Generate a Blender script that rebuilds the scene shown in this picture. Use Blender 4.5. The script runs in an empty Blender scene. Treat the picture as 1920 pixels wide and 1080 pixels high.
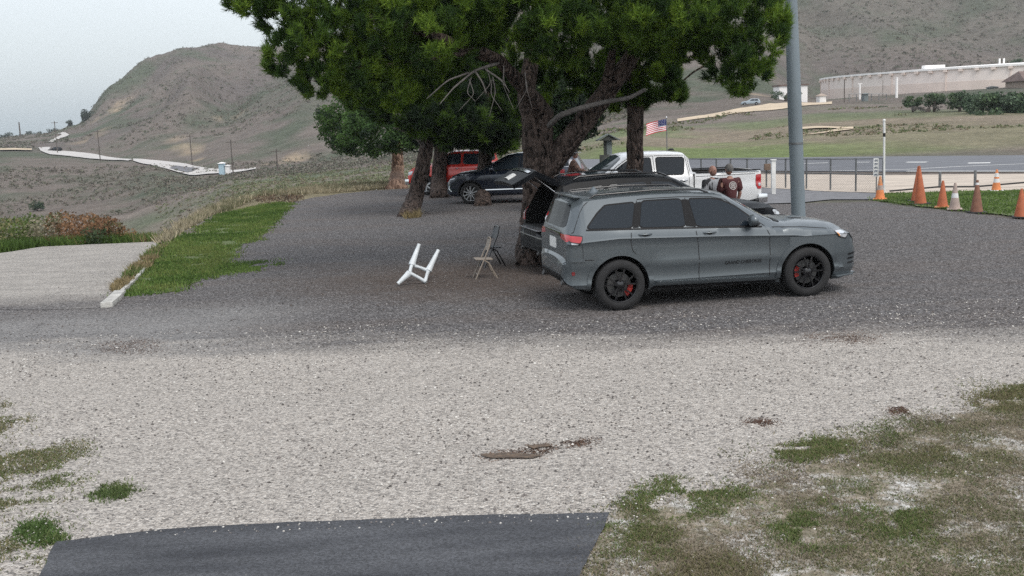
import bpy, bmesh, math, random
import numpy as np
from mathutils import Vector, Matrix
from mathutils.bvhtree import BVHTree
R_ = math.radians
random.seed(7); rng = np.random.default_rng(7)
scene = bpy.context.scene
COL = scene.collection

# ------------------------------------------------------------------ camera, world, sun
F, PITCH, ROLL, H = 2000.0, math.atan(315/2000), R_(2.3), 2.9
fwd = np.array([0, math.cos(PITCH), -math.sin(PITCH)])
_u = np.cross([1, 0, 0], fwd)
RT = math.cos(ROLL)*np.array([1., 0, 0]) - math.sin(ROLL)*_u
UP = math.sin(ROLL)*np.array([1., 0, 0]) + math.cos(ROLL)*_u
cam = bpy.data.cameras.new('camera'); cam.lens = F/1920*36; cam.sensor_width = 36
cam.clip_end = 6000; cam.clip_start = 0.1
camo = bpy.data.objects.new('camera', cam); COL.objects.link(camo)
camo.matrix_world = Matrix([[RT[0], UP[0], -fwd[0], 0], [RT[1], UP[1], -fwd[1], 0], [RT[2], UP[2], -fwd[2], H], [0, 0, 0, 1]])
scene.camera = camo
w = bpy.data.worlds.new('World'); scene.world = w; w.use_nodes = True
nt = w.node_tree; nt.nodes.clear()
out = nt.nodes.new('ShaderNodeOutputWorld')
sky = nt.nodes.new('ShaderNodeTexSky'); sky.sky_type = 'NISHITA'; sky.sun_disc = False
SUN_EL, SUN_AZ = R_(55), R_(150)
sky.sun_elevation = SUN_EL; sky.sun_rotation = SUN_AZ; sky.air_density = 1.2; sky.dust_density = 4
bg1 = nt.nodes.new('ShaderNodeBackground'); bg1.inputs[1].default_value = 0.05
nt.links.new(sky.outputs[0], bg1.inputs[0])
tc = nt.nodes.new('ShaderNodeTexCoord'); sx = nt.nodes.new('ShaderNodeSeparateXYZ')
nt.links.new(tc.outputs['Generated'], sx.inputs[0])
rp = nt.nodes.new('ShaderNodeValToRGB'); el = rp.color_ramp.elements
el[0].position = 0.0; el[0].color = (0.33, 0.39, 0.43, 1)
el[1].position = 0.14; el[1].color = (0.62, 0.65, 0.675, 1)
e = el.new(0.05); e.color = (0.46, 0.51, 0.545, 1)
e = el.new(0.6); e.color = (0.70, 0.73, 0.76, 1)
nt.links.new(sx.outputs['Z'], rp.inputs[0])
nz = nt.nodes.new('ShaderNodeTexNoise'); nz.inputs['Scale'].default_value = 1.6; nz.inputs['Detail'].default_value = 3
nt.links.new(tc.outputs['Generated'], nz.inputs['Vector'])
mr = nt.nodes.new('ShaderNodeMapRange'); mr.inputs[1].default_value = .3; mr.inputs[2].default_value = .7
mr.inputs[3].default_value = 1.02; mr.inputs[4].default_value = 1.22
nt.links.new(nz.outputs['Fac'], mr.inputs[0])
bg2 = nt.nodes.new('ShaderNodeBackground')
nt.links.new(rp.outputs[0], bg2.inputs[0]); nt.links.new(mr.outputs[0], bg2.inputs[1])
ad = nt.nodes.new('ShaderNodeAddShader'); nt.links.new(bg1.outputs[0], ad.inputs[0]); nt.links.new(bg2.outputs[0], ad.inputs[1])
nt.links.new(ad.outputs[0], out.inputs[0])
sl = bpy.data.lights.new('sun', 'SUN'); sl.energy = 1.5; sl.angle = R_(28); sl.color = (1, .965, .92)
so = bpy.data.objects.new('sun', sl); COL.objects.link(so)
sd = Vector((math.sin(SUN_AZ)*math.cos(SUN_EL), math.cos(SUN_AZ)*math.cos(SUN_EL), math.sin(SUN_EL)))
so.rotation_euler = sd.to_track_quat('Z', 'Y').to_euler()
scene.view_settings.view_transform = 'Standard'; scene.view_settings.look = 'None'
scene.view_settings.exposure = 0.27; scene.view_settings.gamma = 1
scene.cycles.max_bounces = 6; scene.cycles.volume_bounces = 0
scene.cycles.use_denoising = False
HAZE = .0002

# ------------------------------------------------------------------ photo ray helpers
def ray(px, py): return fwd + RT*(px-960)/F - UP*(py-540)/F
def g(px, py, z=0.0):
    d = ray(px, py); return np.array([0, 0, H]) + d*(z-H)/d[2]
def at(px, py, Y):
    d = ray(px, py); return np.array([0, 0, H]) + d*Y/d[1]
def vnoise(x, y, s=0):
    x = np.asarray(x, float); y = np.asarray(y, float)
    xi = np.floor(x).astype(np.int64); yi = np.floor(y).astype(np.int64); fx = x-xi; fy = y-yi
    fx = fx*fx*(3-2*fx); fy = fy*fy*(3-2*fy)
    def h(a, b):
        n = (a*374761393 + b*668265263 + s*1442695041) & 0x7fffffff
        n = ((n ^ (n >> 13))*1274126177) & 0x7fffffff
        return ((n ^ (n >> 16)) & 0xffff)/65535.0
    return (h(xi, yi)*(1-fx)+h(xi+1, yi)*fx)*(1-fy)+(h(xi, yi+1)*(1-fx)+h(xi+1, yi+1)*fx)*fy
def fbm(x, y, o=4, s=0):
    r = 0; a = 1; t = 0
    for i in range(o):
        r = r + a*vnoise(x*2**i, y*2**i, s+i); t += a; a *= .5
    return r/t

# ------------------------------------------------------------------ materials
def mat(name, col, rough=.6, metal=0, noise=0, nscale=8, bump=0, bscale=None, coat=0, col2=None, spec=.5, stretch=None, detail=4):
    m = bpy.data.materials.new(name); m.use_nodes = True; t = m.node_tree; b = t.nodes['Principled BSDF']
    b.inputs['Base Color'].default_value = (*col, 1); b.inputs['Roughness'].default_value = rough
    b.inputs['Metallic'].default_value = metal; b.inputs['Coat Weight'].default_value = coat
    b.inputs['Coat Roughness'].default_value = .04; b.inputs['Specular IOR Level'].default_value = spec
    if noise or bump or col2:
        c = t.nodes.new('ShaderNodeTexCoord'); v = c.outputs['Object']
        if stretch:
            mp = t.nodes.new('ShaderNodeMapping'); mp.inputs['Scale'].default_value = stretch
            t.links.new(v, mp.inputs[0]); v = mp.outputs[0]
        n = t.nodes.new('ShaderNodeTexNoise'); n.inputs['Scale'].default_value = nscale; n.inputs['Detail'].default_value = detail
        t.links.new(v, n.inputs['Vector'])
        if noise or col2:
            r = t.nodes.new('ShaderNodeValToRGB'); c2 = col2 or tuple(max(0, x*(1-noise)) for x in col)
            r.color_ramp.elements[0].position = .35; r.color_ramp.elements[1].position = .65
            r.color_ramp.elements[0].color = (*c2, 1); r.color_ramp.elements[1].color = (*col, 1)
            t.links.new(n.outputs['Fac'], r.inputs[0]); t.links.new(r.outputs[0], b.inputs['Base Color'])
        if bump:
            n2 = n
            if bscale:
                n2 = t.nodes.new('ShaderNodeTexNoise'); n2.inputs['Scale'].default_value = bscale; n2.inputs['Detail'].default_value = 4
                t.links.new(v, n2.inputs['Vector'])
            bp = t.nodes.new('ShaderNodeBump'); bp.inputs['Strength'].default_value = 1; bp.inputs['Distance'].default_value = bump
            t.links.new(n2.outputs['Fac'], bp.inputs['Height']); t.links.new(bp.outputs[0], b.inputs['Normal'])
    return m
def attr_mat(name, rough=.8, trans=0, spec=.3, var=0, vscale=3, bump=0, fine=0, fscale=0):
    m = bpy.data.materials.new(name); m.use_nodes = True; t = m.node_tree; b = t.nodes['Principled BSDF']
    a = t.nodes.new('ShaderNodeAttribute'); a.attribute_name = 'Col'
    b.inputs['Roughness'].default_value = rough; b.inputs['Specular IOR Level'].default_value = spec
    o = a.outputs['Color']
    c = t.nodes.new('ShaderNodeTexCoord')
    for vv, sc in ((var, vscale), (fine, fscale)):
        if vv:
            n = t.nodes.new('ShaderNodeTexNoise'); n.inputs['Scale'].default_value = sc; n.inputs['Detail'].default_value = 6
            n.inputs['Roughness'].default_value = .65
            t.links.new(c.outputs['Object'], n.inputs['Vector'])
            r = t.nodes.new('ShaderNodeMapRange'); r.inputs[1].default_value = .3; r.inputs[2].default_value = .7
            r.inputs[3].default_value = 1-vv; r.inputs[4].default_value = 1+vv
            t.links.new(n.outputs['Fac'], r.inputs[0])
            x = t.nodes.new('ShaderNodeVectorMath'); x.operation = 'SCALE'
            t.links.new(o, x.inputs[0]); t.links.new(r.outputs[0], x.inputs['Scale']); o = x.outputs[0]
            if bump:
                bp = t.nodes.new('ShaderNodeBump'); bp.inputs['Strength'].default_value = 1; bp.inputs['Distance'].default_value = bump
                t.links.new(n.outputs['Fac'], bp.inputs['Height']); t.links.new(bp.outputs[0], b.inputs['Normal'])
    t.links.new(o, b.inputs['Base Color'])
    if trans:
        tr = t.nodes.new('ShaderNodeBsdfTranslucent'); t.links.new(o, tr.inputs[0])
        mx = t.nodes.new('ShaderNodeMixShader'); mx.inputs[0].default_value = trans
        t.links.new(b.outputs[0], mx.inputs[1]); t.links.new(tr.outputs[0], mx.inputs[2])
        t.links.new(mx.outputs[0], t.nodes['Material Output'].inputs[0])
    return m

# ------------------------------------------------------------------ object helpers
def obj(name, verts, faces, m, parent=None, smooth=None, cols=None, mi=None):
    me = bpy.data.meshes.new(name); me.from_pydata([tuple(map(float, v)) for v in verts], [], faces)
    return link(name, me, m, parent, smooth, cols)
def link(name, me, m, parent=None, smooth=None, cols=None):
    for x in (m if isinstance(m, (list, tuple)) else [m]): me.materials.append(x)
    if smooth:
        me.polygons.foreach_set('use_smooth', [True]*len(me.polygons))
        if smooth < 180: me.set_sharp_from_angle(angle=R_(smooth))
    o = bpy.data.objects.new(name, me); COL.objects.link(o)
    if parent: o.parent = parent
    if cols is not None:
        a = me.color_attributes.new('Col', 'FLOAT_COLOR', 'POINT')
        a.data.foreach_set('color', np.concatenate([cols, np.ones((len(cols), 1))], 1).astype(np.float32).ravel())
    me.update(); return o
def fast(name, V, T, m, parent=None, cols=None, k=3):
    V = np.asarray(V, np.float32); T = np.asarray(T, np.int32)
    me = bpy.data.meshes.new(name); me.vertices.add(len(V)); me.vertices.foreach_set('co', V.ravel())
    me.loops.add(T.size); me.loops.foreach_set('vertex_index', T.ravel()); me.polygons.add(len(T))
    me.polygons.foreach_set('loop_start', np.arange(0, T.size, k, dtype=np.int32))
    me.update(calc_edges=True); me.validate()
    return link(name, me, m, parent, None, cols)
def tag(o, label=None, cat=None, group=None, kind=None):
    if label: o['label'] = label
    if cat: o['category'] = cat
    if group: o['group'] = group
    if kind: o['kind'] = kind
    return o
def thing(name, label, cat, loc=(0, 0, 0), rz=0, group=None):
    o = bpy.data.objects.new(name, None); COL.objects.link(o); o.empty_display_size = .2
    o.location = [float(v) for v in loc]; o.rotation_euler = (0, 0, rz)
    return tag(o, label, cat, group)
def dup(root, loc, rz=None, label=None, scale=None):
    def cp(o, p):
        c = o.copy(); COL.objects.link(c)
        if p: c.parent = p
        for ch in [q for q in bpy.data.objects if q.parent == o]: cp(ch, c)
        return c
    r = cp(root, None); r.location = [float(v) for v in loc]
    if rz is not None: r.rotation_euler = (0, 0, rz)
    if label: r['label'] = label
    if scale: r.scale = (scale,)*3
    return r
class MB:
    def __init__(s): s.v = []; s.f = []
    def add(s, v, f):
        n = len(s.v); s.v += [tuple(map(float, q)) for q in v]; s.f += [tuple(i+n for i in q) for q in f]; return s
    def box(s, c, d, rz=0, ry=0, taper=1):
        M = Matrix.Rotation(rz, 3, 'Z') @ Matrix.Rotation(ry, 3, 'Y'); vs = []
        for k in (-1, 1):
            t = taper if k > 0 else 1
            for (a, b) in ((-1, -1), (1, -1), (1, 1), (-1, 1)):
                vs.append(Vector(c)+M @ Vector((a*d[0]/2*t, b*d[1]/2*t, k*d[2]/2)))
        return s.add(vs, [(3, 2, 1, 0), (4, 5, 6, 7), (0, 1, 5, 4), (1, 2, 6, 5), (2, 3, 7, 6), (3, 0, 4, 7)])
    def tube(s, pts, rad, n=8, flat=1):
        pts = [Vector(tuple(map(float, p))) for p in pts]; m = len(pts)
        if not isinstance(rad, (list, tuple)): rad = [rad]*m
        vs = []; fs = []; ref = None
        for i in range(m):
            d = (pts[min(i+1, m-1)]-pts[max(i-1, 0)]).normalized()
            if ref is None: ref = Vector((0, 0, 1)) if abs(d.z) < .9 else Vector((1, 0, 0))
            a = d.cross(ref).normalized(); b = a.cross(d).normalized(); ref = b
            for k in range(n):
                t = 2*math.pi*k/n; vs.append(pts[i]+a*math.cos(t)*rad[i]+b*math.sin(t)*rad[i]*flat)
        for i in range(m-1):
            for k in range(n): fs.append((i*n+k, i*n+(k+1) % n, (i+1)*n+(k+1) % n, (i+1)*n+k))
        fs.append(tuple(range(n-1, -1, -1))); fs.append(tuple(range((m-1)*n, m*n)))
        return s.add(vs, fs)
    def lathe(s, prof, n=24, c=(0, 0, 0), axis='z', close=False, caps=True):
        vs = []; fs = []
        for r, h in prof:
            for k in range(n):
                t = 2*math.pi*k/n; a, b = r*math.cos(t), r*math.sin(t)
                vs.append(Vector(c)+(Vector((a, b, h)) if axis == 'z' else Vector((a, h, b)) if axis == 'y' else Vector((h, a, b))))
        m = len(prof)
        for i in range(m-1 if not close else m):
            j = (i+1) % m
            for k in range(n): fs.append((i*n+k, i*n+(k+1) % n, j*n+(k+1) % n, j*n+k))
        if not close and caps:
            if prof[0][0] > 1e-4: fs.append(tuple(range(n-1, -1, -1)))
            if prof[-1][0] > 1e-4: fs.append(tuple(range((m-1)*n, m*n)))
        return s.add(vs, fs)
    def ball(s, c, r, n=12, m=8):
        r = r if isinstance(r, (tuple, list)) else (r, r, r); vs = []; fs = []
        for i in range(m+1):
            p = math.pi*i/m
            for k in range(n):
                t = 2*math.pi*k/n
                vs.append((c[0]+r[0]*math.sin(p)*math.cos(t), c[1]+r[1]*math.sin(p)*math.sin(t), c[2]+r[2]*math.cos(p)))
        for i in range(m):
            for k in range(n): fs.append((i*n+k, (i+1)*n+k, (i+1)*n+(k+1) % n, i*n+(k+1) % n))
        return s.add(vs, fs)
    def build(s, name, m, parent=None, smooth=None): return obj(name, s.v, s.f, m, parent, smooth)
def bevel(o, wd=.01, seg=2):
    bm = bmesh.new(); bm.from_mesh(o.data); bmesh.ops.remove_doubles(bm, verts=bm.verts, dist=1e-5)
    es = [e for e in bm.edges if len(e.link_faces) == 2 and e.calc_face_angle(0) > .5]
    bmesh.ops.bevel(bm, geom=es, offset=wd, segments=seg, affect='EDGES', profile=.6); bm.to_mesh(o.data); bm.free()
    o.data.polygons.foreach_set('use_smooth', [True]*len(o.data.polygons)); o.data.set_sharp_from_angle(angle=R_(40)); return o
def inpoly(x, y, P):
    P = np.asarray(P)[:, :2]; r = np.zeros(np.shape(x), bool); n = len(P)
    for i in range(n):
        x1, y1 = P[i]; x2, y2 = P[(i+1) % n]
        c = ((y1 > y) != (y2 > y)) & (x < (x2-x1)*(y-y1)/(y2-y1+1e-12)+x1); r ^= c
    return r

# ------------------------------------------------------------------ terrain
# per image column: (Y, z) knots; tuples ('p', py, Y) are turned into heights along that sight line
def K(px, *ks):
    o = [(-60, 0.0), (5, 0.0)]
    for k in ks:
        o.append((k[1], at(px, k[0], k[1])[2]) if k[0] > -900 else (k[1], k[2]))
    return px, o
Z = -999
COLS = [
 K(-500, (Z, 28, -.1), (Z, 45, -4), (Z, 110, -12), (Z, 190, -11), (Z, 330, -1), (Z, 420, 0), (Z, 900, 14), (Z, 1600, 30)),
 K(0, (Z, 30, -.1), (Z, 45, -3.5), (Z, 110, -12), (400, 190), (286, 330), (281, 350), (268, 430), (264, 560), (257, 800), (Z, 1600, 5)),
 K(105, (Z, 30, -.1), (Z, 45, -3.5), (Z, 110, -12), (400, 185), (292, 320), (286, 345), (278, 365), (264, 420), (251, 600), (Z, 1600, 7)),
 K(165, (Z, 30, -.1), (Z, 45, -3.5), (Z, 110, -12), (400, 180), (298, 310), (293, 340), (285, 352), (235, 540), (Z, 800, 9), (Z, 1600, 7)),
 K(240, (Z, 30, -.1), (Z, 45, -3.4), (Z, 110, -11), (398, 175), (300, 300), (300, 330), (292, 345), (168, 600), (Z, 900, 24), (Z, 1600, 20)),
 K(300, (Z, 30, -.1), (Z, 44, -3.2), (Z, 100, -10), (392, 165), (309, 275), (307, 300), (296, 325), (136, 630), (Z, 900, 34), (Z, 1600, 30)),
 K(380, (Z, 33, -.05), (Z, 46, -1.6), (Z, 90, -7), (372, 150), (334, 240), (325, 265), (290, 330), (112, 650), (Z, 900, 44), (Z, 1600, 36)),
 K(450, (385, 41), (366, 80), (345, 150), (329, 235), (320, 260), (235, 400), (215, 470), (97, 670), (Z, 900, 50), (Z, 1600, 40)),
 K(520, (372, 45), (356, 80), (338, 150), (322, 230), (305, 280), (180, 440), (165, 520), (82, 700), (Z, 900, 50), (Z, 1600, 40)),
 K(600, (361, 48), (348, 75), (332, 140), (318, 220), (300, 270), (150, 450), (140, 540), (60, 720), (Z, 950, 60), (Z, 1600, 50)),
 K(760, (352, 50), (338, 75), (315, 140), (300, 210), (285, 260), (190, 400), (150, 480), (30, 720), (Z, 950, 80), (Z, 1600, 60)),
 K(960, (Z, 58, -.2), (315, 80), (285, 150), (262, 230), (120, 460), (-60, 720), (Z, 950, 110), (Z, 1600, 90)),
 K(1200, (Z, 68, 0), (262, 95), (234, 150), (210, 200), (204, 225), (110, 420), (-150, 720), (Z, 950, 140), (Z, 1600, 120)),
 K(1330, (Z, 72, 0), (262, 100), (225, 150), (204, 195), (190, 240), (90, 400), (-200, 720), (Z, 950, 160), (Z, 1600, 130)),
 K(1400, (Z, 72, 0), (258, 100), (218, 150), (193, 190), (184, 215), (170, 260), (80, 400), (-200, 720), (Z, 950, 160), (Z, 1600, 130)),
 K(1540, (Z, 66, 0), (255, 88), (215, 130), (194, 180), (193, 215), (190, 240), (184, 350), (60, 460), (-180, 720), (Z, 950, 160), (Z, 1600, 130)),
 K(1740, (Z, 62, 0), (258, 78), (212, 120), (190, 170), (184, 205), (174, 230), (172, 340), (60, 440), (-180, 720), (Z, 950, 160), (Z, 1600, 130)),
 K(1920, (Z, 60, 0), (258, 72), (212, 110), (186, 160), (170, 200), (162, 228), (160, 340), (60, 440), (-180, 720), (Z, 950, 160), (Z, 1600, 130)),
 K(2500, (Z, 60, 0), (Z, 110, .8), (Z, 160, 3), (Z, 228, 7), (Z, 340, 9), (Z, 440, 30), (Z, 720, 130), (Z, 950, 160), (Z, 1600, 130)),
]
CU = np.array([(c[0]-960)/F for c in COLS])
YS = np.concatenate([np.linspace(-60, 20, 9), np.geomspace(21, 1600, 420)])
ZT = np.array([np.interp(YS, [k[0] for k in c[1]], [k[1] for k in c[1]]) for c in COLS])
for _ in range(2):
    s = ZT.copy(); s[:, 1:-1] = (ZT[:, :-2]+2*ZT[:, 1:-1]+ZT[:, 2:])/4
    ZT = np.where(YS[None, :] > 55, s, ZT)
ZT = np.where(YS[None, :] < 54, np.minimum(ZT, -.004), ZT)
def terr(x, y):
    x = np.asarray(x, float); y = np.asarray(y, float)
    u = np.clip(x/np.maximum(y, 5), CU[0], CU[-1]-1e-6)
    i = np.clip(np.searchsorted(CU, u, 'right')-1, 0, len(CU)-2); t = (u-CU[i])/(CU[i+1]-CU[i]); t = t*t*(3-2*t)*.6+t*.4
    yi = np.clip(np.interp(y, YS, np.arange(len(YS))), 0, len(YS)-1.001); j = yi.astype(int); f = yi-j
    z = (ZT[i, j]*(1-f)+ZT[i, j+1]*f)*(1-t)+(ZT[i+1, j]*(1-f)+ZT[i+1, j+1]*f)*t
    a = np.clip((y-75)/60, 0, 1); hl = np.clip((y-360)/120, 0, 1)*np.clip((x/np.maximum(y, 5)+.395)*14, .03, 1); left = np.clip((.05-x/np.maximum(y, 5))*8, 0, 1)
    rd = 1-np.clip(1-np.abs(y-300)/130, 0, 1)*left*.9
    a = a*rd
    z = z + a*((fbm(x/28, y/28, 3, 3)-.5)*1.0*left + (fbm(x/9, y/9, 3, 8)-.5)*.5)
    gl = 1-abs(2*fbm(x/70+y/400, y/260, 3, 5)-1)
    z = z + hl*((gl-.75)*34*np.clip((880-y)/250, .12, 1) + (fbm(x/25, y/40, 3, 6)-.5)*4)
    return z
def hit(px, py, dz=0.0, ymin=25, ymax=1500):
    d = ray(px, py); d = d/d[1]; ys = np.geomspace(ymin, ymax, 1400)
    p = np.array([0, 0, H])[None]+d[None]*ys[:, None]
    below = p[:, 2] < terr(p[:, 0], p[:, 1])+dz
    k = int(np.argmax(below)) if below.any() else len(ys)-1
    return p[k]
us = np.concatenate([np.linspace(-1.5, -.56, 20), np.linspace(-.54, .54, 520), np.linspace(.56, 1.5, 20)])
ys = np.concatenate([np.linspace(-60, 24, 15), np.geomspace(25, 1580, 520)])
UU, YY = np.meshgrid(us, ys); XX = UU*np.maximum(YY, 40); ZZ = terr(XX, YY)
# photo pixel of each vertex is used only to say what grows where (world colour zones)
n1 = fbm(XX/22, YY/30, 4, 21); n2 = fbm(XX/6, YY/9, 3, 31); n3 = fbm(XX/60, YY/90, 3, 41)
dry = np.array([.185, .158, .138]); scrub = np.array([.105, .12, .085]); tan = np.array([.42, .33, .23]); gr = np.array([.15, .20, .075]); mauve = np.array([.15, .13, .12])
C = dry[None, None]*np.ones(XX.shape+(1,))
def blend(C, m, c): m = np.clip(m, 0, 1)[..., None]; return C*(1-m)+c*m
C = blend(C, (n3-.45)*4, mauve)
C = blend(C, (n1-.52)*6*.8, scrub); C = blend(C, (n2-.6)*5*.6, scrub)
left = (XX/np.maximum(YY, 5)) < .06
near = np.clip((170-YY)/90, 0, 1)*left
C = blend(C, near*np.clip((n1-.35)*3, .3, 1)*.75, np.array([.17, .19, .105]))
right = np.clip((XX/np.maximum(YY, 5)-.02)*12, 0, 1)
C = blend(C, right*np.clip((130-YY)/20, 0, 1)*np.clip((YY-60)/8, 0, 1)*.55, np.array([.27, .225, .155]))
C = blend(C, right*np.clip((YY-62)/4, 0, 1)*np.clip((92-YY+ (n2-.5)*30)/8, 0, 1)*.85*np.clip(1.6-XX/22+ (n1-.5)*2, .25, 1), gr)
C = blend(C, right*np.clip((n1-.5)*5, 0, .7)*np.clip((YY-85)/10, 0, 1)*np.clip((170-YY)/10, 0, 1)*np.clip(1.5-XX/40, .1, 1), np.array([.15, .19, .09]))
C = blend(C, right*np.clip((YY-190)/10, 0, 1)*np.clip((360-YY)/30, 0, 1)*np.clip((XX/YY-.1)*-9, 0, 1), np.array([.15, .21, .10]))
# hill parts greyer and greener on the right
C = blend(C, right*np.clip((YY-380)/60, 0, 1)*.45, np.array([.14, .14, .115]))
# bare earth faces
for (px, py, rr, am) in [(205, 210, 26, .8), (225, 195, 20, .6), (165, 262, 26, .45), (365, 282, 30, .6), (432, 222, 24, .6), (340, 275, 18, .6), (545, 300, 34, .75), (520, 305, 24, .6), (575, 296, 22, .6), (372, 300, 12, .8),
                         (180, 250, 20, .4), (330, 262, 16, .4), (1420, 178, 26, .5)]:
    p = hit(px, py, ymin=60); r = rr*p[1]/F
    dd = np.sqrt(((XX-p[0])/r)**2+((YY-p[1])/(r*2.2))**2)
    C = blend(C, np.clip(1.4-dd, 0, 1)*am*np.clip((fbm(XX/4+YY/14, YY/40, 3, 77)-.3)*4, 0, 1), tan)
# along the lot edge: dry straw
C = C*(1-.20*(YY[..., None] > 170))
C = blend(C, (YY < 60)*.6*left, np.array([.26, .22, .13]))
V = np.stack([XX, YY, ZZ-.02*(YY < 75)], -1).reshape(-1, 3); nr, nc = XX.shape
idx = np.arange(nr*nc).reshape(nr, nc)
Q = np.stack([idx[:-1, :-1], idx[:-1, 1:], idx[1:, 1:], idx[1:, :-1]], -1).reshape(-1, 4)
m_terr = attr_mat('dry_hill_soil', .95, 0, .1, .22, .25, .5, .30, 1.9)
terrain = fast('ground', V, Q, m_terr, cols=C.reshape(-1, 3), k=4); tag(terrain, kind='structure')
terrain.data.polygons.foreach_set('use_smooth', [True]*len(terrain.data.polygons))

# ------------------------------------------------------------------ flat sheets
def sheet(name, P, z, m, jit=0.0, step=.4, kind='structure', follow=False, seed=0):
    P = [np.array(p[:2], float) for p in P]; Q = []
    for i in range(len(P)):
        a, b = P[i], P[(i+1) % len(P)]; L = np.linalg.norm(b-a); k = max(1, int(L/step)); nrm = np.array([-(b-a)[1], (b-a)[0]])/max(L, 1e-6)
        for j in range(k):
            q = a+(b-a)*j/k
            Q.append(q+nrm*jit*(float(fbm(q[0]*2.3+seed, q[1]*2.3, 3, 9))-.5)*2)
    bm = bmesh.new(); vs = [bm.verts.new((q[0], q[1], z)) for q in Q]; f = bm.faces.new(vs); f.normal_update()
    bmesh.ops.triangulate(bm, faces=[f])
    if follow:
        for _ in range(5):
            es = [e for e in bm.edges if e.calc_length() > follow]
            if not es: break
            bmesh.ops.subdivide_edges(bm, edges=es, cuts=1); bmesh.ops.triangulate(bm, faces=bm.faces)
        for v in bm.verts: v.co.z = z+float(terr(v.co.x, v.co.y))
    bmesh.ops.recalc_face_normals(bm, faces=bm.faces)
    for f in bm.faces:
        if f.normal.z < 0: f.normal_flip()
    me = bpy.data.meshes.new(name); bm.to_mesh(me); bm.free()
    return tag(link(name, me, m), kind=kind)

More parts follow.
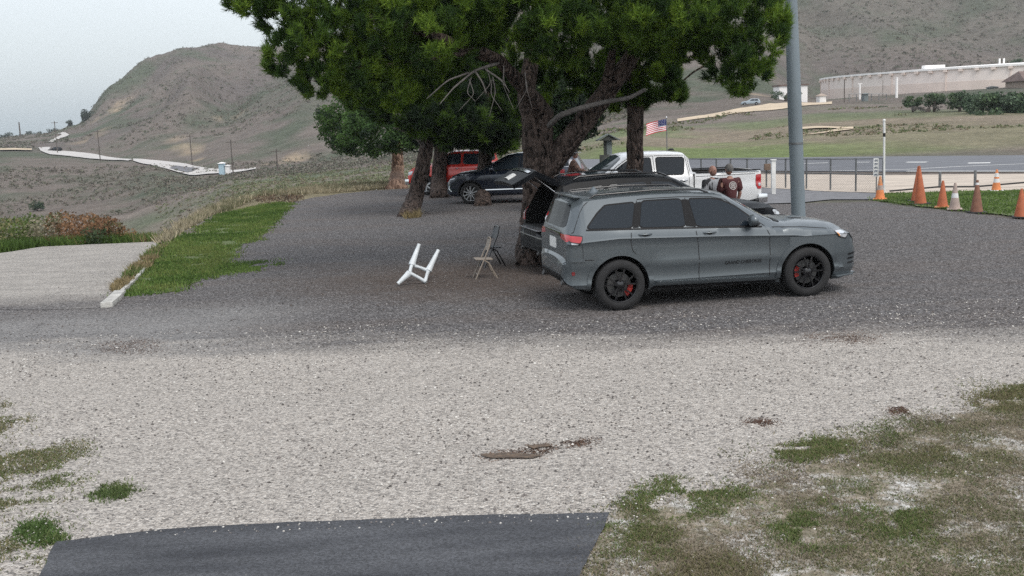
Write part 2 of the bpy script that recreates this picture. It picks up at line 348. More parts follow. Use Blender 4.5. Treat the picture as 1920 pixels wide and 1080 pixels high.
def gravel_mat():
    m = bpy.data.materials.new('parking_gravel'); m.use_nodes = True; t = m.node_tree; b = t.nodes['Principled BSDF']
    N = t.nodes.new; L = t.links.new
    b.inputs['Roughness'].default_value = .95; b.inputs['Specular IOR Level'].default_value = .2
    c = N('ShaderNodeTexCoord'); P = c.outputs['Object']; s = N('ShaderNodeSeparateXYZ'); L(P, s.inputs[0])
    def noise(sc, det=4, ro=.6, vec=None, dist=0):
        n = N('ShaderNodeTexNoise'); n.inputs['Scale'].default_value = sc; n.inputs['Detail'].default_value = det
        n.inputs['Roughness'].default_value = ro; n.inputs['Distortion'].default_value = dist; L(vec or P, n.inputs['Vector']); return n.outputs['Fac']
    def mth(op, a, b_, cl=False):
        n = N('ShaderNodeMath'); n.operation = op; n.use_clamp = cl
        for i, v in enumerate((a, b_)):
            if isinstance(v, (int, float)): n.inputs[i].default_value = v
            else: L(v, n.inputs[i])
        return n.outputs[0]
    def ramp(f, *st):
        r = N('ShaderNodeValToRGB'); e = r.color_ramp.elements
        e[0].position, e[0].color = st[0][0], (*st[0][1], 1); e[1].position, e[1].color = st[-1][0], (*st[-1][1], 1)
        for p, cc in st[1:-1]:
            k = e.new(p); k.color = (*cc, 1)
        L(f, r.inputs[0]); return r.outputs[0]
    def mix(f, a, b_, mode='MIX'):
        n = N('ShaderNodeMix'); n.data_type = 'RGBA'; n.blend_type = mode
        if isinstance(f, (int, float)): n.inputs['Factor'].default_value = f
        else: L(f, n.inputs['Factor'])
        L(a, n.inputs[6]); L(b_, n.inputs[7]); return n.outputs[2]
    st = N('ShaderNodeMapping'); st.inputs['Scale'].default_value = (.35, 1.2, 1); L(P, st.inputs[0])
    # boundary between dark crushed asphalt and pale gravel
    y = mth('ADD', mth('SUBTRACT', s.outputs[1], mth('MULTIPLY', s.outputs[0], BB[1])), -BB[0])
    big = mth('MULTIPLY', mth('SUBTRACT', noise(.8, 5, .65, st.outputs[0]), .5), 3.6)
    yy = mth('ADD', y, big)
    mask = mth('MULTIPLY', mth('ADD', yy, .75), .65, True)
    spec = noise(34, 3, .7)
    mask2 = mth('ADD', mask, mth('MULTIPLY', mth('SUBTRACT', spec, .5), mth('MULTIPLY', mth('MULTIPLY', mask, mth('SUBTRACT', 1.0, mask)), 5.0)), True)
    v = N('ShaderNodeTexVoronoi'); v.inputs['Scale'].default_value = 46; L(P, v.inputs['Vector'])
    v2 = N('ShaderNodeTexVoronoi'); v2.inputs['Scale'].default_value = 11; L(P, v2.inputs['Vector'])
    sv = N('ShaderNodeSeparateColor'); L(v.outputs['Color'], sv.inputs[0])
    sv2 = N('ShaderNodeSeparateColor'); L(v2.outputs['Color'], sv2.inputs[0])
    st1 = mth('ADD', mth('MULTIPLY', sv.outputs[0], .6), mth('MULTIPLY', noise(60, 2), .4))
    pale = ramp(st1, (.14, (.07, .062, .058)), (.30, (.33, .305, .28)), (.55, (.455, .415, .37)), (.85, (.66, .62, .57)))  # darkest stop paints shadow specks between the stones
    dark = ramp(st1, (.15, (.025, .024, .025)), (.36, (.085, .08, .08)), (.58, (.13, .122, .12)), (.74, (.22, .21, .21)), (.84, (.42, .41, .41)))
    # large tone drift
    pale = mix(mth('MULTIPLY', noise(.35, 4, .6, st.outputs[0]), .55), pale, ramp(st1, (.1, (.18, .17, .16)), (.9, (.42, .39, .355))))
    tr = N('ShaderNodeMapping'); tr.inputs['Scale'].default_value = (.10, 2.2, 1); tr.inputs['Rotation'].default_value = (0, 0, .06); L(P, tr.inputs[0])
    trk = mth('MULTIPLY', mth('SUBTRACT', noise(1.0, 4, .6, tr.outputs[0], .3), .5), 4.0, True)
    pale = mix(mth('MULTIPLY', trk, .5), pale, ramp(st1, (.1, (.14, .13, .12)), (.5, (.34, .315, .285)), (.9, (.50, .47, .43))))
    warm = mth('MULTIPLY', mth('SUBTRACT', noise(.5, 5, .7, st.outputs[0]), .46), 3.5, True)
    dark = mix(mth('MULTIPLY', warm, .45), dark, ramp(st1, (.1, (.06, .045, .036)), (.9, (.23, .18, .15))))
    # older greyer ground at the left
    lx = mth('MULTIPLY', mth('SUBTRACT', mth('MULTIPLY', s.outputs[0], -1.0), 2.6), .5, True); ly = mth('MULTIPLY', mth('SUBTRACT', 18.4, s.outputs[1]), .6, True)
    dark = mix(mth('MULTIPLY', mth('MULTIPLY', lx, ly), mth('MULTIPLY', noise(.9, 6, .7, st.outputs[0]), 1.5, True)), dark, ramp(st1, (.1, (.13, .128, .128)), (.9, (.36, .35, .34))))
    # litter under the pines
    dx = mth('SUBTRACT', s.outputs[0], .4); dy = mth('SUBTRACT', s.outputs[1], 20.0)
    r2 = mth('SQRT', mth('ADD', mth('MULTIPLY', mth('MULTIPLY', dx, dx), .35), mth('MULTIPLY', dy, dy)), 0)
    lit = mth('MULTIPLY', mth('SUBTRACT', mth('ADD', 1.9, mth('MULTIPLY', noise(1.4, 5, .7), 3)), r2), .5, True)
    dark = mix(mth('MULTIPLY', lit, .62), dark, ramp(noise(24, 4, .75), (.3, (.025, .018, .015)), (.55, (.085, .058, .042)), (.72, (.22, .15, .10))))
    # sparse pebbles
    peb = mth('GREATER_THAN', sv2.outputs[1], .972)
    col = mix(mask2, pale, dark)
    col = mix(mth('MULTIPLY', peb, mth('LESS_THAN', v2.outputs['Distance'], .022)), col, ramp(sv2.outputs[2], (0, (.5, .48, .45)), (1, (.62, .6, .58))))
    dmy = mth('MULTIPLY', mth('ADD', mth('SUBTRACT', s.outputs[1], 19.6), mth('MULTIPLY', noise(.9, 6, .7, st.outputs[0]), 3.0)), .55, True)
    dmx = mth('MULTIPLY', mth('ADD', mth('SUBTRACT', mth('MULTIPLY', s.outputs[0], -1.0), mth('MULTIPLY', mth('SUBTRACT', s.outputs[1], 18.7), .215)), -6.9), 2.0, True)
    wr = N('ShaderNodeMapping'); wr.inputs['Scale'].default_value = (.6, 1.6, 1); L(P, wr.inputs[0])
    dcol = mix(mth('MULTIPLY', mth('SUBTRACT', noise(1.4, 10, .75, wr.outputs[0], .6), .42), 3.0, True), ramp(st1, (.1, (.16, .15, .14)), (.5, (.32, .30, .275)), (.9, (.46, .43, .40))), ramp(st1, (.1, (.33, .31, .28)), (.9, (.62, .58, .53))))
    col = mix(mth('MULTIPLY', dmy, dmx, True), col, dcol)
    L(col, b.inputs['Base Color'])
    hgt = mth('ADD', mth('MULTIPLY', mth('SUBTRACT', 1.0, v.outputs['Distance']), 1.0), mth('MULTIPLY', noise(70, 2), .5))
    bp = N('ShaderNodeBump'); bp.inputs['Strength'].default_value = .9; bp.inputs['Distance'].default_value = .03
    L(hgt, bp.inputs['Height']); L(bp.outputs[0], b.inputs['Normal'])
    return m
a_, b_ = g(0, 640), g(1920, 603); c_ = g(960, 632)
BB = (c_[1]-.35, (b_[1]-a_[1])/(b_[0]-a_[0]))
m_grav = gravel_mat()
G = lambda *pp: [g(*p)[:2] for p in pp]
lot = G((300, 1090), (200, 577), (235, 555), (330, 545), (400, 512), (445, 468), (500, 430), (530, 398), (560, 378), (640, 362), (760, 353), (880, 348), (1000, 345))+[(6, 38), (8.2, 37.2), (12.4, 34.2), (18, 31.6), (40, 31), (40, -30), (-30, -30), (-30, 8), (-16, 14.5)]+G((0, 600), (185, 577))[0:0]
LOTP = [(-30, -30), (-30, 17.2)]+G((-60, 580), (60, 582), (185, 578), (225, 560), (260, 530), (310, 490), (360, 450), (420, 420), (470, 400), (545, 380), (590, 370), (640, 363), (700, 357), (760, 354), (880, 346), (1000, 340))+[(6, 37.2), (7.6, 33.0), (11, 32.5), (13.2, 33.2)]+G((1640, 378), (1700, 388), (1760, 394), (1830, 402), (1910, 412), (2100, 430))+[(40, 30), (40, -30)]
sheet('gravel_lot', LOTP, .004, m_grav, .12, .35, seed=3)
m_grav2 = m_grav
m_path = mat('worn_asphalt', (.17, .17, .18), .9, noise=.25, nscale=3, bump=.01, bscale=60)
DRV = [(-30, 17.0)]+[(-30, 30.5)]+G((0, 475), (80, 463), (300, 453), (290, 470), (262, 500), (230, 530), (185, 578), (60, 582), (-60, 580))
def drive_mat():
    m = mat('chalky_driveway', (.35, .325, .295), .95, nscale=1.3, bump=.03, bscale=24, col2=(.245, .23, .21), stretch=(.8, 1.3, 1), detail=12)
    t = m.node_tree; b = t.nodes['Principled BSDF']; c = t.nodes.new('ShaderNodeTexCoord'); n = t.nodes.new('ShaderNodeTexNoise'); n.inputs['Scale'].default_value = 16; n.inputs['Detail'].default_value = 6; n.inputs['Roughness'].default_value = .8
    t.links.new(c.outputs['Object'], n.inputs['Vector']); r = t.nodes.new('ShaderNodeMapRange'); r.inputs[1].default_value = .3; r.inputs[2].default_value = .7; r.inputs[3].default_value = .6; r.inputs[4].default_value = 1.35; t.links.new(n.outputs['Fac'], r.inputs[0])
    x = t.nodes.new('ShaderNodeVectorMath'); x.operation = 'SCALE'; src = b.inputs['Base Color'].links[0].from_socket; t.links.new(src, x.inputs[0]); t.links.new(r.outputs[0], x.inputs['Scale']); t.links.new(x.outputs[0], b.inputs['Base Color'])
    return m
sheet('driveway', DRV, .009, m_grav, .1, .3, seed=5)
# fresh asphalt pad
def pad_mat():
    m = mat('fresh_asphalt', (.070, .073, .081), .8, nscale=1.1, bump=.008, bscale=120, col2=(.026, .028, .034), stretch=(.5, 2.8, 1), detail=12)
    t = m.node_tree; b = t.nodes['Principled BSDF']; c = t.nodes.new('ShaderNodeTexCoord'); n = t.nodes.new('ShaderNodeTexVoronoi'); n.inputs['Scale'].default_value = 75
    t.links.new(c.outputs['Object'], n.inputs['Vector']); q = t.nodes.new('ShaderNodeSeparateColor'); t.links.new(n.outputs['Color'], q.inputs[0]); r = t.nodes.new('ShaderNodeMapRange'); r.inputs[3].default_value = .6; r.inputs[4].default_value = 1.5; t.links.new(q.outputs[0], r.inputs[0])
    x = t.nodes.new('ShaderNodeVectorMath'); x.operation = 'SCALE'; src = b.inputs['Base Color'].links[0].from_socket; t.links.new(src, x.inputs[0]); t.links.new(r.outputs[0], x.inputs['Scale']); t.links.new(x.outputs[0], b.inputs['Base Color'])
    return m
sheet('asphalt_pad', G((105, 1020), (200, 1008), (300, 998), (450, 988), (600, 981), (860, 973), (1145, 965), (1125, 1010), (1085, 1085), (1040, 1180), (0, 1180), (70, 1085)), .022, pad_mat(), .035, .03)
m_brown = mat('bark_crumbs', (.14, .10, .07), 1, nscale=30, bump=.02, col2=(.06, .045, .035))
# runway area
m_sand = mat('pale_sand', (.50, .43, .36), .95, nscale=1.5, noise=.25, bump=.03, bscale=8, stretch=(.4, 1.4, 1), detail=7)
RUN_N = [g(1040, 322), g(1300, 325), g(1660, 328), g(1920, 323), g(2200, 318)]
sheet('sandy_verge', G((1040, 322), (1300, 326), (1660, 328), (1920, 326), (2300, 320), (2300, 352), (1920, 358), (1657, 362), (1540, 358), (1440, 352), (1290, 345), (1100, 338)), .003, m_sand, .15)
m_run = mat('runway_asphalt', (.135, .14, .155), .9, noise=.22, nscale=.8, stretch=(.3, 1.5, 1))
sheet('runway', G((1040, 299), (1300, 297), (1600, 294), (1920, 291), (2400, 286), (2400, 320), (1920, 322), (1660, 322), (1500, 321), (1300, 319), (1040, 316)), .006, m_run, .03)
m_white = mat('road_marking_white', (.72, .72, .70), .8, noise=.15, nscale=6)
def ribbon(name, pix, wd, z, m, kind='structure'):
    P = [g(*p) for p in pix]; v = []; f = []
    for i, p in enumerate(P):
        d = P[min(i+1, len(P)-1)]-P[max(i-1, 0)]; n = np.array([-d[1], d[0], 0])/np.linalg.norm(d)
        v += [p+n*wd/2+[0, 0, z], p-n*wd/2+[0, 0, z]]
    for i in range(len(P)-1): f.append((2*i, 2*i+1, 2*i+3, 2*i+2))
    return tag(obj(name, v, f, m), kind=kind)
ribbon('runway_marking', [(1560, 321), (1700, 318), (1800, 312.5), (1920, 307.5), (2050, 303)], .16, .012, m_white)
ribbon('runway_marking', [(1700, 304.4), (1738, 304.3)], .5, .012, m_white)
ribbon('runway_marking', [(1605, 304.5), (1631, 304.4)], .35, .012, m_white)
ribbon('runway_marking', [(1815, 306.2), (1857, 305.6)], .6, .012, m_white)
ribbon('runway_marking', [(1700, 321.5), (1920, 321.5), (2100, 321)], .3, .014, m_white)
ribbon('runway_marking', [(1500, 307), (1553, 305.5)], .3, .012, m_white)
PATHP = G((1040, 345), (1290, 346), (1440, 353), (1540, 359), (1657, 363), (1640, 374), (1560, 374), (1500, 380), (1440, 382), (1300, 395), (1100, 390))
sheet('paved_path', PATHP, .008, m_path, .03)

# ------------------------------------------------------------------ grass and weeds
m_grass = attr_mat('grass_blades', .8, .25, .2)
def blades(name, P, n, hgt, cols, thr=.45, nscale=1.5, seed=0, lean=.5, wd=.012, follow=False, edge=0, clump=1, gap=1.0):
    P = np.array([p[:2] for p in P]); lo, hi = P.min(0), P.max(0); pts = []
    tot = 0
    while tot < n:
        q = rng.uniform(lo-edge, hi+edge, (n*3, 2)); qq = q+rng.normal(size=q.shape)*edge*.5+edge*2.2*(np.stack([fbm(q[:, 0]*1.7, q[:, 1]*1.7, 4, seed+61), fbm(q[:, 0]*1.7, q[:, 1]*1.7, 4, seed+71)], 1)-.5); q = q[inpoly(qq[:, 0], qq[:, 1], P)]
        if len(q) == 0: break
        mk = fbm(q[:, 0]*nscale, q[:, 1]*nscale, 4, seed)
        keep = mk > thr+rng.uniform(-.06, .06, len(q)); q = q[keep | (rng.random(len(q)) < (1-gap))]; pts.append(q); tot += len(q)
    q = np.concatenate(pts)[:n]; n = len(q)
    z = terr(q[:, 0], q[:, 1]) if follow else np.zeros(n)
    h = hgt*rng.uniform(.5, 1.3, n); a = rng.uniform(0, 2*np.pi, n); le = lean*h*rng.uniform(.2, 1.2, n); b = rng.uniform(0, 2*np.pi, n)
    base = np.stack([q[:, 0], q[:, 1], z+.004], 1); wv = np.stack([np.cos(a), np.sin(a), np.zeros(n)], 1)*wd*rng.uniform(.6, 1.3, (n, 1))
    tip = base+np.stack([np.cos(b)*le, np.sin(b)*le, h], 1)
    V = np.stack([base-wv, base+wv, tip], 1).reshape(-1, 3); T = np.arange(3*n).reshape(-1, 3)
    cs = np.array(cols); ci = np.clip((fbm(q[:, 0]*.9, q[:, 1]*.9, 3, seed+5)+rng.uniform(-.22, .22, n)-.28)/.44*len(cs), 0, len(cs)-1).astype(int)
    c = np.repeat(cs[ci]*rng.uniform(.7, 1.25, (n, 1)), 3, 0)
    o = fast(name, V, T, m_grass, cols=c); return tag(o, kind='stuff')
GRN = [(.07, .12, .028), (.10, .165, .04), (.14, .21, .055)]; DRY = [(.24, .19, .10), (.33, .27, .16), (.16, .14, .07)]; WEED = [(.09, .105, .045), (.22, .19, .11), (.13, .135, .06), (.18, .165, .09), (.105, .135, .05)]
m_turf = mat('turf_soil', (.075, .11, .032), 1, nscale=2.5, col2=(.095, .11, .045), bump=.03, bscale=14, detail=7)
STRIP = G((228, 556), (330, 546), (400, 513), (445, 468), (500, 430), (528, 400), (545, 382), (515, 380), (470, 390), (415, 402), (380, 425), (340, 448), (312, 462), (285, 500), (250, 532))
sheet('grass_verge', STRIP, .013, m_turf, .3, .12)
blades('grass', STRIP, 42000, .06, GRN+[(.16, .2, .06)], .34, 1.5, 11, wd=.02, edge=.3)
PATCH = G((395, 512), (440, 492), (490, 490), (500, 496), (470, 508), (430, 516))
blades('grass', PATCH, 3000, .04, GRN, .42, 2, 12, wd=.015, edge=.5)
RG = G((1640, 375), (1660, 364), (1760, 360), (1850, 358), (1920, 357), (2250, 352), (2250, 425), (1910, 405), (1830, 398), (1760, 391), (1700, 384))
sheet('grass_verge', RG, .013, m_turf, .25, .15)
blades('grass', RG, 30000, .05, GRN, .25, 1.5, 13, wd=.02, edge=.3)
FR = G((1165, 940), (1240, 918), (1330, 905), (1440, 852), (1560, 830), (1680, 800), (1790, 770), (1840, 738), (1920, 722), (2300, 700), (2300, 1250), (1150, 1250), (1130, 1085), (1150, 985))
m_dirt = mat('dry_matted_soil', (.29, .245, .19), 1, nscale=9, col2=(.13, .12, .075), bump=.03, bscale=40, detail=8)
def dirt_mask(m):
    t = m.node_tree; b = t.nodes['Principled BSDF']; c = t.nodes.new('ShaderNodeTexCoord')
    n = t.nodes.new('ShaderNodeTexNoise'); n.inputs['Scale'].default_value = 2.2; n.inputs['Detail'].default_value = 7; n.inputs['Roughness'].default_value = .7; t.links.new(c.outputs['Object'], n.inputs['Vector'])
    r = t.nodes.new('ShaderNodeMapRange'); r.inputs[1].default_value = .34; r.inputs[2].default_value = .52; t.links.new(n.outputs['Fac'], r.inputs[0])
    v = t.nodes.new('ShaderNodeTexVoronoi'); v.inputs['Scale'].default_value = 34; t.links.new(c.outputs['Object'], v.inputs['Vector'])
    rr = t.nodes.new('ShaderNodeValToRGB'); rr.color_ramp.elements[0].color = (.22, .21, .20, 1); rr.color_ramp.elements[1].color = (.78, .77, .75, 1)
    sc = t.nodes.new('ShaderNodeSeparateColor'); t.links.new(v.outputs['Color'], sc.inputs[0]); t.links.new(sc.outputs[0], rr.inputs[0])
    mx = t.nodes.new('ShaderNodeMix'); mx.data_type = 'RGBA'; src = b.inputs['Base Color'].links[0].from_socket
    t.links.new(r.outputs[0], mx.inputs['Factor']); t.links.new(rr.outputs[0], mx.inputs[6]); t.links.new(src, mx.inputs[7]); t.links.new(mx.outputs[2], b.inputs['Base Color'])
dirt_mask(m_dirt)
FR2 = G((1200, 975), (1330, 935), (1480, 880), (1600, 850), (1760, 800), (1920, 760), (2300, 740), (2300, 1250), (1150, 1250), (1110, 1085), (1140, 1000))
sheet('weedy_soil', FR2, .009, m_dirt, .5, .06, seed=4)
blades('weeds', FR, 90000, .020, WEED, .50, 2.3, 14, lean=1.6, wd=.0055, edge=.35, gap=.9)
blades('weeds', FR2, 80000, .022, [(.21, .175, .13), (.27, .23, .175), (.16, .14, .095)], .40, 1.5, 24, lean=2.2, wd=.005, edge=.4, gap=.8)
for k, pp in enumerate([[(1175, 938), (1250, 912), (1370, 915), (1390, 935), (1320, 965), (1210, 962)], [(1430, 990), (1560, 955), (1640, 975), (1600, 1010), (1500, 1025), (1440, 1015)], [(1445, 848), (1560, 832), (1590, 845), (1500, 862)],
                         [(1145, 975), (1200, 970), (1245, 1020), (1240, 1045), (1190, 1040), (1150, 1010)], [(1660, 985), (1720, 960), (1760, 985), (1700, 1005)], [(1830, 750), (1920, 722), (1990, 722), (1920, 765), (1850, 768)], [(1260, 1060), (1330, 1050), (1420, 1090), (1300, 1100)], [(1640, 880), (1760, 850), (1870, 860), (1760, 885)]]):
    blades('weeds', G(*pp), 5200, .022, [(.10, .145, .045), (.14, .165, .065), (.19, .175, .09), (.12, .15, .05), (.17, .15, .085)], .46, 3.5, 30+k, lean=1.4, wd=.006, edge=.26)
FL = G((-200, 760), (0, 770), (60, 800), (130, 850), (110, 900), (95, 960), (105, 1012), (40, 1030), (60, 1090), (-250, 1090))
blades('weeds', FL, 22000, .022, WEED, .52, 2.6, 16, lean=1.5, wd=.006, edge=.3, gap=.93)
blades('weeds', G((50, 985), (100, 975), (120, 1010), (70, 1020)), 2000, .03, [(.08, .13, .04), (.13, .16, .06)], .3, 3, 17, lean=1.3, wd=.007, edge=.12)
blades('weeds', G((180, 922), (205, 908), (250, 920), (245, 935), (195, 938)), 1000, .035, [(.08, .12, .04), (.12, .15, .06)], .3, 3, 18, lean=1.4, wd=.006, edge=.12)
for k, pp in enumerate([[(902, 855), (960, 850), (1022, 855), (1000, 862), (920, 861)], [(985, 838), (1030, 834), (1038, 840), (1000, 845)], [(1415, 790), (1440, 790), (1436, 797), (1418, 796)], [(1660, 770), (1700, 766), (1690, 773)], [(1060, 828), (1110, 824), (1080, 832)], [(1520, 634), (1580, 627), (1635, 633), (1570, 639)], [(185, 650), (230, 644), (300, 650), (240, 658)]]):
    if k < 2: sheet('bark_litter', G(*pp), .016, m_brown, .07, .03, kind='stuff', seed=k)
    blades('bark_litter', G(*pp), 500 if k < 5 else 1500, .006, [(.10, .06, .045), (.16, .10, .07), (.06, .04, .03)], .35, 5, 80+k, lean=3, wd=.012 if k < 5 else .009, edge=.14 if k < 5 else .4)
# loose stones over the gravel and along the asphalt edge
def stones(name, n, x0, x1, y0, y1, r0, r1, cols, poly=None, seed=0):
    q = rng.uniform((x0, y0), (x1, y1), (n*2, 2)); q = q[(fbm(q[:, 0]*.8, q[:, 1]*1.4, 4, seed) > rng.uniform(.2, .75, len(q)))]
    if poly is not None: q = q[inpoly(q[:, 0], q[:, 1], poly)]
    q = q[:n]; n = len(q); r = rng.uniform(r0, r1, n)*rng.uniform(.5, 1, n)
    a = rng.uniform(0, 6.28, n); B = np.array([(1, 0, 0), (.3, .9, 0), (-.8, .5, 0), (-.7, -.6, 0), (.4, -.9, 0), (.1, 0, .75)])
    B = B[None]*rng.uniform(.7, 1.25, (n, 6, 1))*r[:, None, None]; ca, sa = np.cos(a)[:, None], np.sin(a)[:, None]
    V = np.stack([B[..., 0]*ca-B[..., 1]*sa+q[:, :1], B[..., 0]*sa+B[..., 1]*ca+q[:, 1:], B[..., 2]+.008], -1).reshape(-1, 3)
    F0 = np.array([(0, 1, 5), (1, 2, 5), (2, 3, 5), (3, 4, 5), (4, 0, 5)]); T = (F0[None]+6*np.arange(n)[:, None, None]).reshape(-1, 3)
    c = np.repeat(np.array(cols)[rng.integers(0, len(cols), n)]*rng.uniform(.8, 1.2, (n, 1)), 6, 0)
    return tag(fast(name, V, T, m_grass, cols=c), kind='stuff')
stones('gravel_stones', 16000, -7, 10, 6.3, 15.5, .006, .020, [(.5, .47, .43), (.62, .6, .56), (.35, .32, .29), (.18, .16, .15), (.10, .09, .085)], seed=91)
stones('gravel_stones', 9000, -9, 16, 14, 28, .008, .022, [(.27, .26, .25), (.18, .17, .17), (.14, .115, .10), (.07, .065, .06)], seed=92)
for o_ in [stones('edge_stones', 420, -3.7, .9, 7.35, 7.9, .005, .014, [(.5, .47, .43), (.6, .58, .54), (.2, .18, .17)], seed=93)]: o_.location.z = .015
# straw along the lot edge
EDGE = G((300, 470), (345, 436), (395, 406), (440, 392), (480, 372), (560, 366), (640, 360), (730, 352), (760, 349), (760, 344), (690, 346), (600, 352), (520, 362), (440, 376), (380, 398), (330, 425), (290, 455))
blades('straw_grass', EDGE, 9000, .22, [(.33, .29, .2), (.42, .37, .26), (.24, .22, .14), (.16, .16, .09)], .42, 1.2, 41, lean=.7, wd=.02)
blades('straw_grass', G((205, 545), (240, 510), (285, 470), (312, 462), (285, 500), (250, 532), (225, 555)), 3500, .12, DRY+GRN[1:2], .45, 2, 42, lean=.9, wd=.015)
blades('grass', G((-60, 478), (0, 470), (80, 460), (300, 452), (300, 446), (80, 450), (-60, 465)), 7000, .28, GRN+DRY[:1], .3, 1.2, 43, lean=.6, wd=.02, follow=True)
blades('straw_grass', G((752, 404), (785, 402), (790, 408), (760, 411)), 500, .22, DRY[:2], .2, 1.2, 44, lean=.8, wd=.012)
# kerb
m_conc = mat('pale_concrete', (.50, .49, .46), .9, noise=.35, nscale=6, bump=.01, bscale=40)
kp = [g(*p) for p in [(200, 577), (212, 567), (226, 553), (250, 532), (272, 508)]]
kb = MB()
for i in range(len(kp)-1):
    a, b = kp[i], kp[i+1]; d = b-a; L = np.linalg.norm(d); c = (a+b)/2; kb.box((c[0], c[1], .035), (L+.002, .07 if i > 1 else .20, .08 if i > 1 else .12), math.atan2(d[1], d[0]))
tag(bevel(kb.build('kerb', m_conc), .012), kind='structure')

# ------------------------------------------------------------------ far roads
def strip(name, pairs, z, m, sub=6):
    A = []; 
    for (l, r) in pairs: A.append((hit(*l, ymin=90), hit(*r, ymin=90)))
    v = []; f = []
    for i in range(len(A)-1):
        for k in range(sub+(i == len(A)-2)):
            t = k/sub
            a = A[i][0]*(1-t)+A[i+1][0]*t; b = A[i][1]*(1-t)+A[i+1][1]*t
            for q in range(5):
                p = a*(1-q/4)+b*q/4; v.append((p[0], p[1], float(terr(p[0], p[1]))+z))
    n = len(v)//5
    for i in range(n-1):
        for q in range(4): f.append((5*i+q, 5*i+q+1, 5*i+q+6, 5*i+q+5))
    return tag(obj(name, v, f, m, smooth=180), kind='structure')
m_road = mat('pale_far_road', (.46, .44, .42), .9, noise=.12, nscale=.2)
strip('road', [((72, 278), (96, 277)), ((76, 284), (92, 280)), ((95, 291), (105, 283)), ((130, 294), (140, 286)), ((160, 298), (180, 291)), ((190, 300.5), (200, 295)), ((215, 302), (222, 298)), ((240, 303), (248, 300))], .3, m_road)
strip('road', [((90, 268), (98, 268)), ((103, 260), (114, 260)), ((116, 254), (130, 254)), ((108, 251), (118, 248.5))], .3, m_road)
strip('road', [((250, 303), (250, 299)), ((290, 313), (300, 303)), ((325, 322), (350, 309)), ((355, 330), (395, 318)), ((390, 328), (430, 321)), ((430, 326), (440, 321)), ((480, 318.5), (480, 316))], .3, m_road)
m_dk = mat('dark_patch_asphalt', (.13, .13, .14), .9, noise=.15, nscale=.5)
strip('road_patch', [((318, 318), (330, 313)), ((352, 326), (375, 317))], .4, m_dk)
m_tan = mat('tan_dirt_track', (.52, .42, .30), .95, noise=.2, nscale=.3)
strip('dirt_road', [((0, 284), (0, 281)), ((30, 283.5), (30, 280.5)), ((60, 284), (60, 281.5))], .5, m_tan)
strip('dirt_road', [((1270, 229), (1270, 224)), ((1330, 221), (1330, 215)), ((1400, 211), (1400, 202)), ((1480, 203), (1480, 193)), ((1560, 196), (1560, 191))], .10, m_tan)
strip('dirt_track', [((1462, 281), (1475, 272)), ((1500, 269), (1500, 262)), ((1540, 256), (1540, 250)), ((1575, 247), (1575, 242)), ((1600, 244), (1600, 240))], .10, m_tan)
strip('dirt_track', [((1500, 245), (1500, 241)), ((1550, 242), (1550, 239)), ((1600, 244), (1600, 240))], .13, m_tan)
strip('dirt_track', [((1700, 289.5), (1700, 287.5)), ((1800, 288), (1800, 285.5)), ((1920, 285), (1920, 282.5))], .12, m_tan)

# ------------------------------------------------------------------ foliage
m_leaf = attr_mat('foliage', .75, .35, .25)
m_bush = attr_mat('scrub_foliage', .9, .1, .1)
def clumps(name, centers, radii, cols, per=26, m=None, size=.35, parent=None, flat=.7):
    """leafy clumps: scattered small tilted leaf faces in squashed balls"""
    centers = np.asarray(centers, float); n = len(centers); radii = np.asarray(radii, float)
    c = np.repeat(centers, per, 0); r = np.repeat(radii, per)
    d = rng.normal(size=(n*per, 3)); d /= np.linalg.norm(d, axis=1)[:, None]; d[:, 2] = d[:, 2]*flat
    p = c+d*(r*rng.uniform(.45, 1.05, n*per)**.6)[:, None]
    a = rng.normal(size=(n*per, 3)); a /= np.linalg.norm(a, axis=1)[:, None]; b = np.cross(a, rng.normal(size=(n*per, 3))); b /= np.linalg.norm(b, axis=1)[:, None]
    s = (r*size*rng.uniform(.6, 1.3, n*per))[:, None]
    V = np.stack([p-a*s*.6, p+b*s*.45, p+a*s*.9, p-b*s*.45], 1).reshape(-1, 3); T = np.arange(4*n*per).reshape(-1, 4)
    cc = np.repeat(np.asarray(cols, float), per, 0)*rng.uniform(.65, 1.35, (n*per, 1)); cc = np.repeat(cc, 4, 0)
    return fast(name, V, T, m or m_bush, parent, cc, k=4)
# scrub over hills
def scatter(n, u0, u1, y0, y1, thr, ns, seed):
    u = rng.uniform(u0, u1, n*3); y = np.exp(rng.uniform(math.log(y0), math.log(y1), n*3)); x = u*y
    k = fbm(x/ns, y/(ns*1.3), 3, seed) > thr; x, y = x[k][:n], y[k][:n]
    return x, y, terr(x, y)
def scrub(name, n, u0, u1, y0, y1, thr, ns, seed, r, cols, per=14):
    x, y, z = scatter(n, u0, u1, y0, y1, thr, ns, seed); k = rng.random(len(x))
    rr = r*rng.uniform(.4, 1.3, len(x))*np.clip(y/160, .6, 1.7); cs = np.asarray(cols)[rng.integers(0, len(cols), len(x))]
    tag(clumps(name, np.stack([x, y, z+rr*.15], 1), rr, cs, per, size=.55), kind='stuff')
SG = [(.13, .135, .10), (.15, .145, .115), (.165, .15, .125), (.12, .13, .095)]
scrub('scrub', 5200, -.60, .12, 170, 280, .36, 24, 51, .36, SG+[(.15, .13, .11), (.14, .125, .10)])
scrub('scrub', 9000, -.5, .6, 360, 720, .36, 50, 52, .45, SG+[(.14, .12, .10)])
scrub('scrub', 6500, -.33, .05, 56, 175, .30, 14, 53, .27, [(.15, .17, .095), (.19, .20, .125), (.18, .15, .11), (.12, .14, .08)], 16)
scrub('scrub', 2600, .06, .6, 85, 180, .55, 16, 54, .3, [(.13, .15, .07), (.18, .15, .10), (.1, .13, .06)])
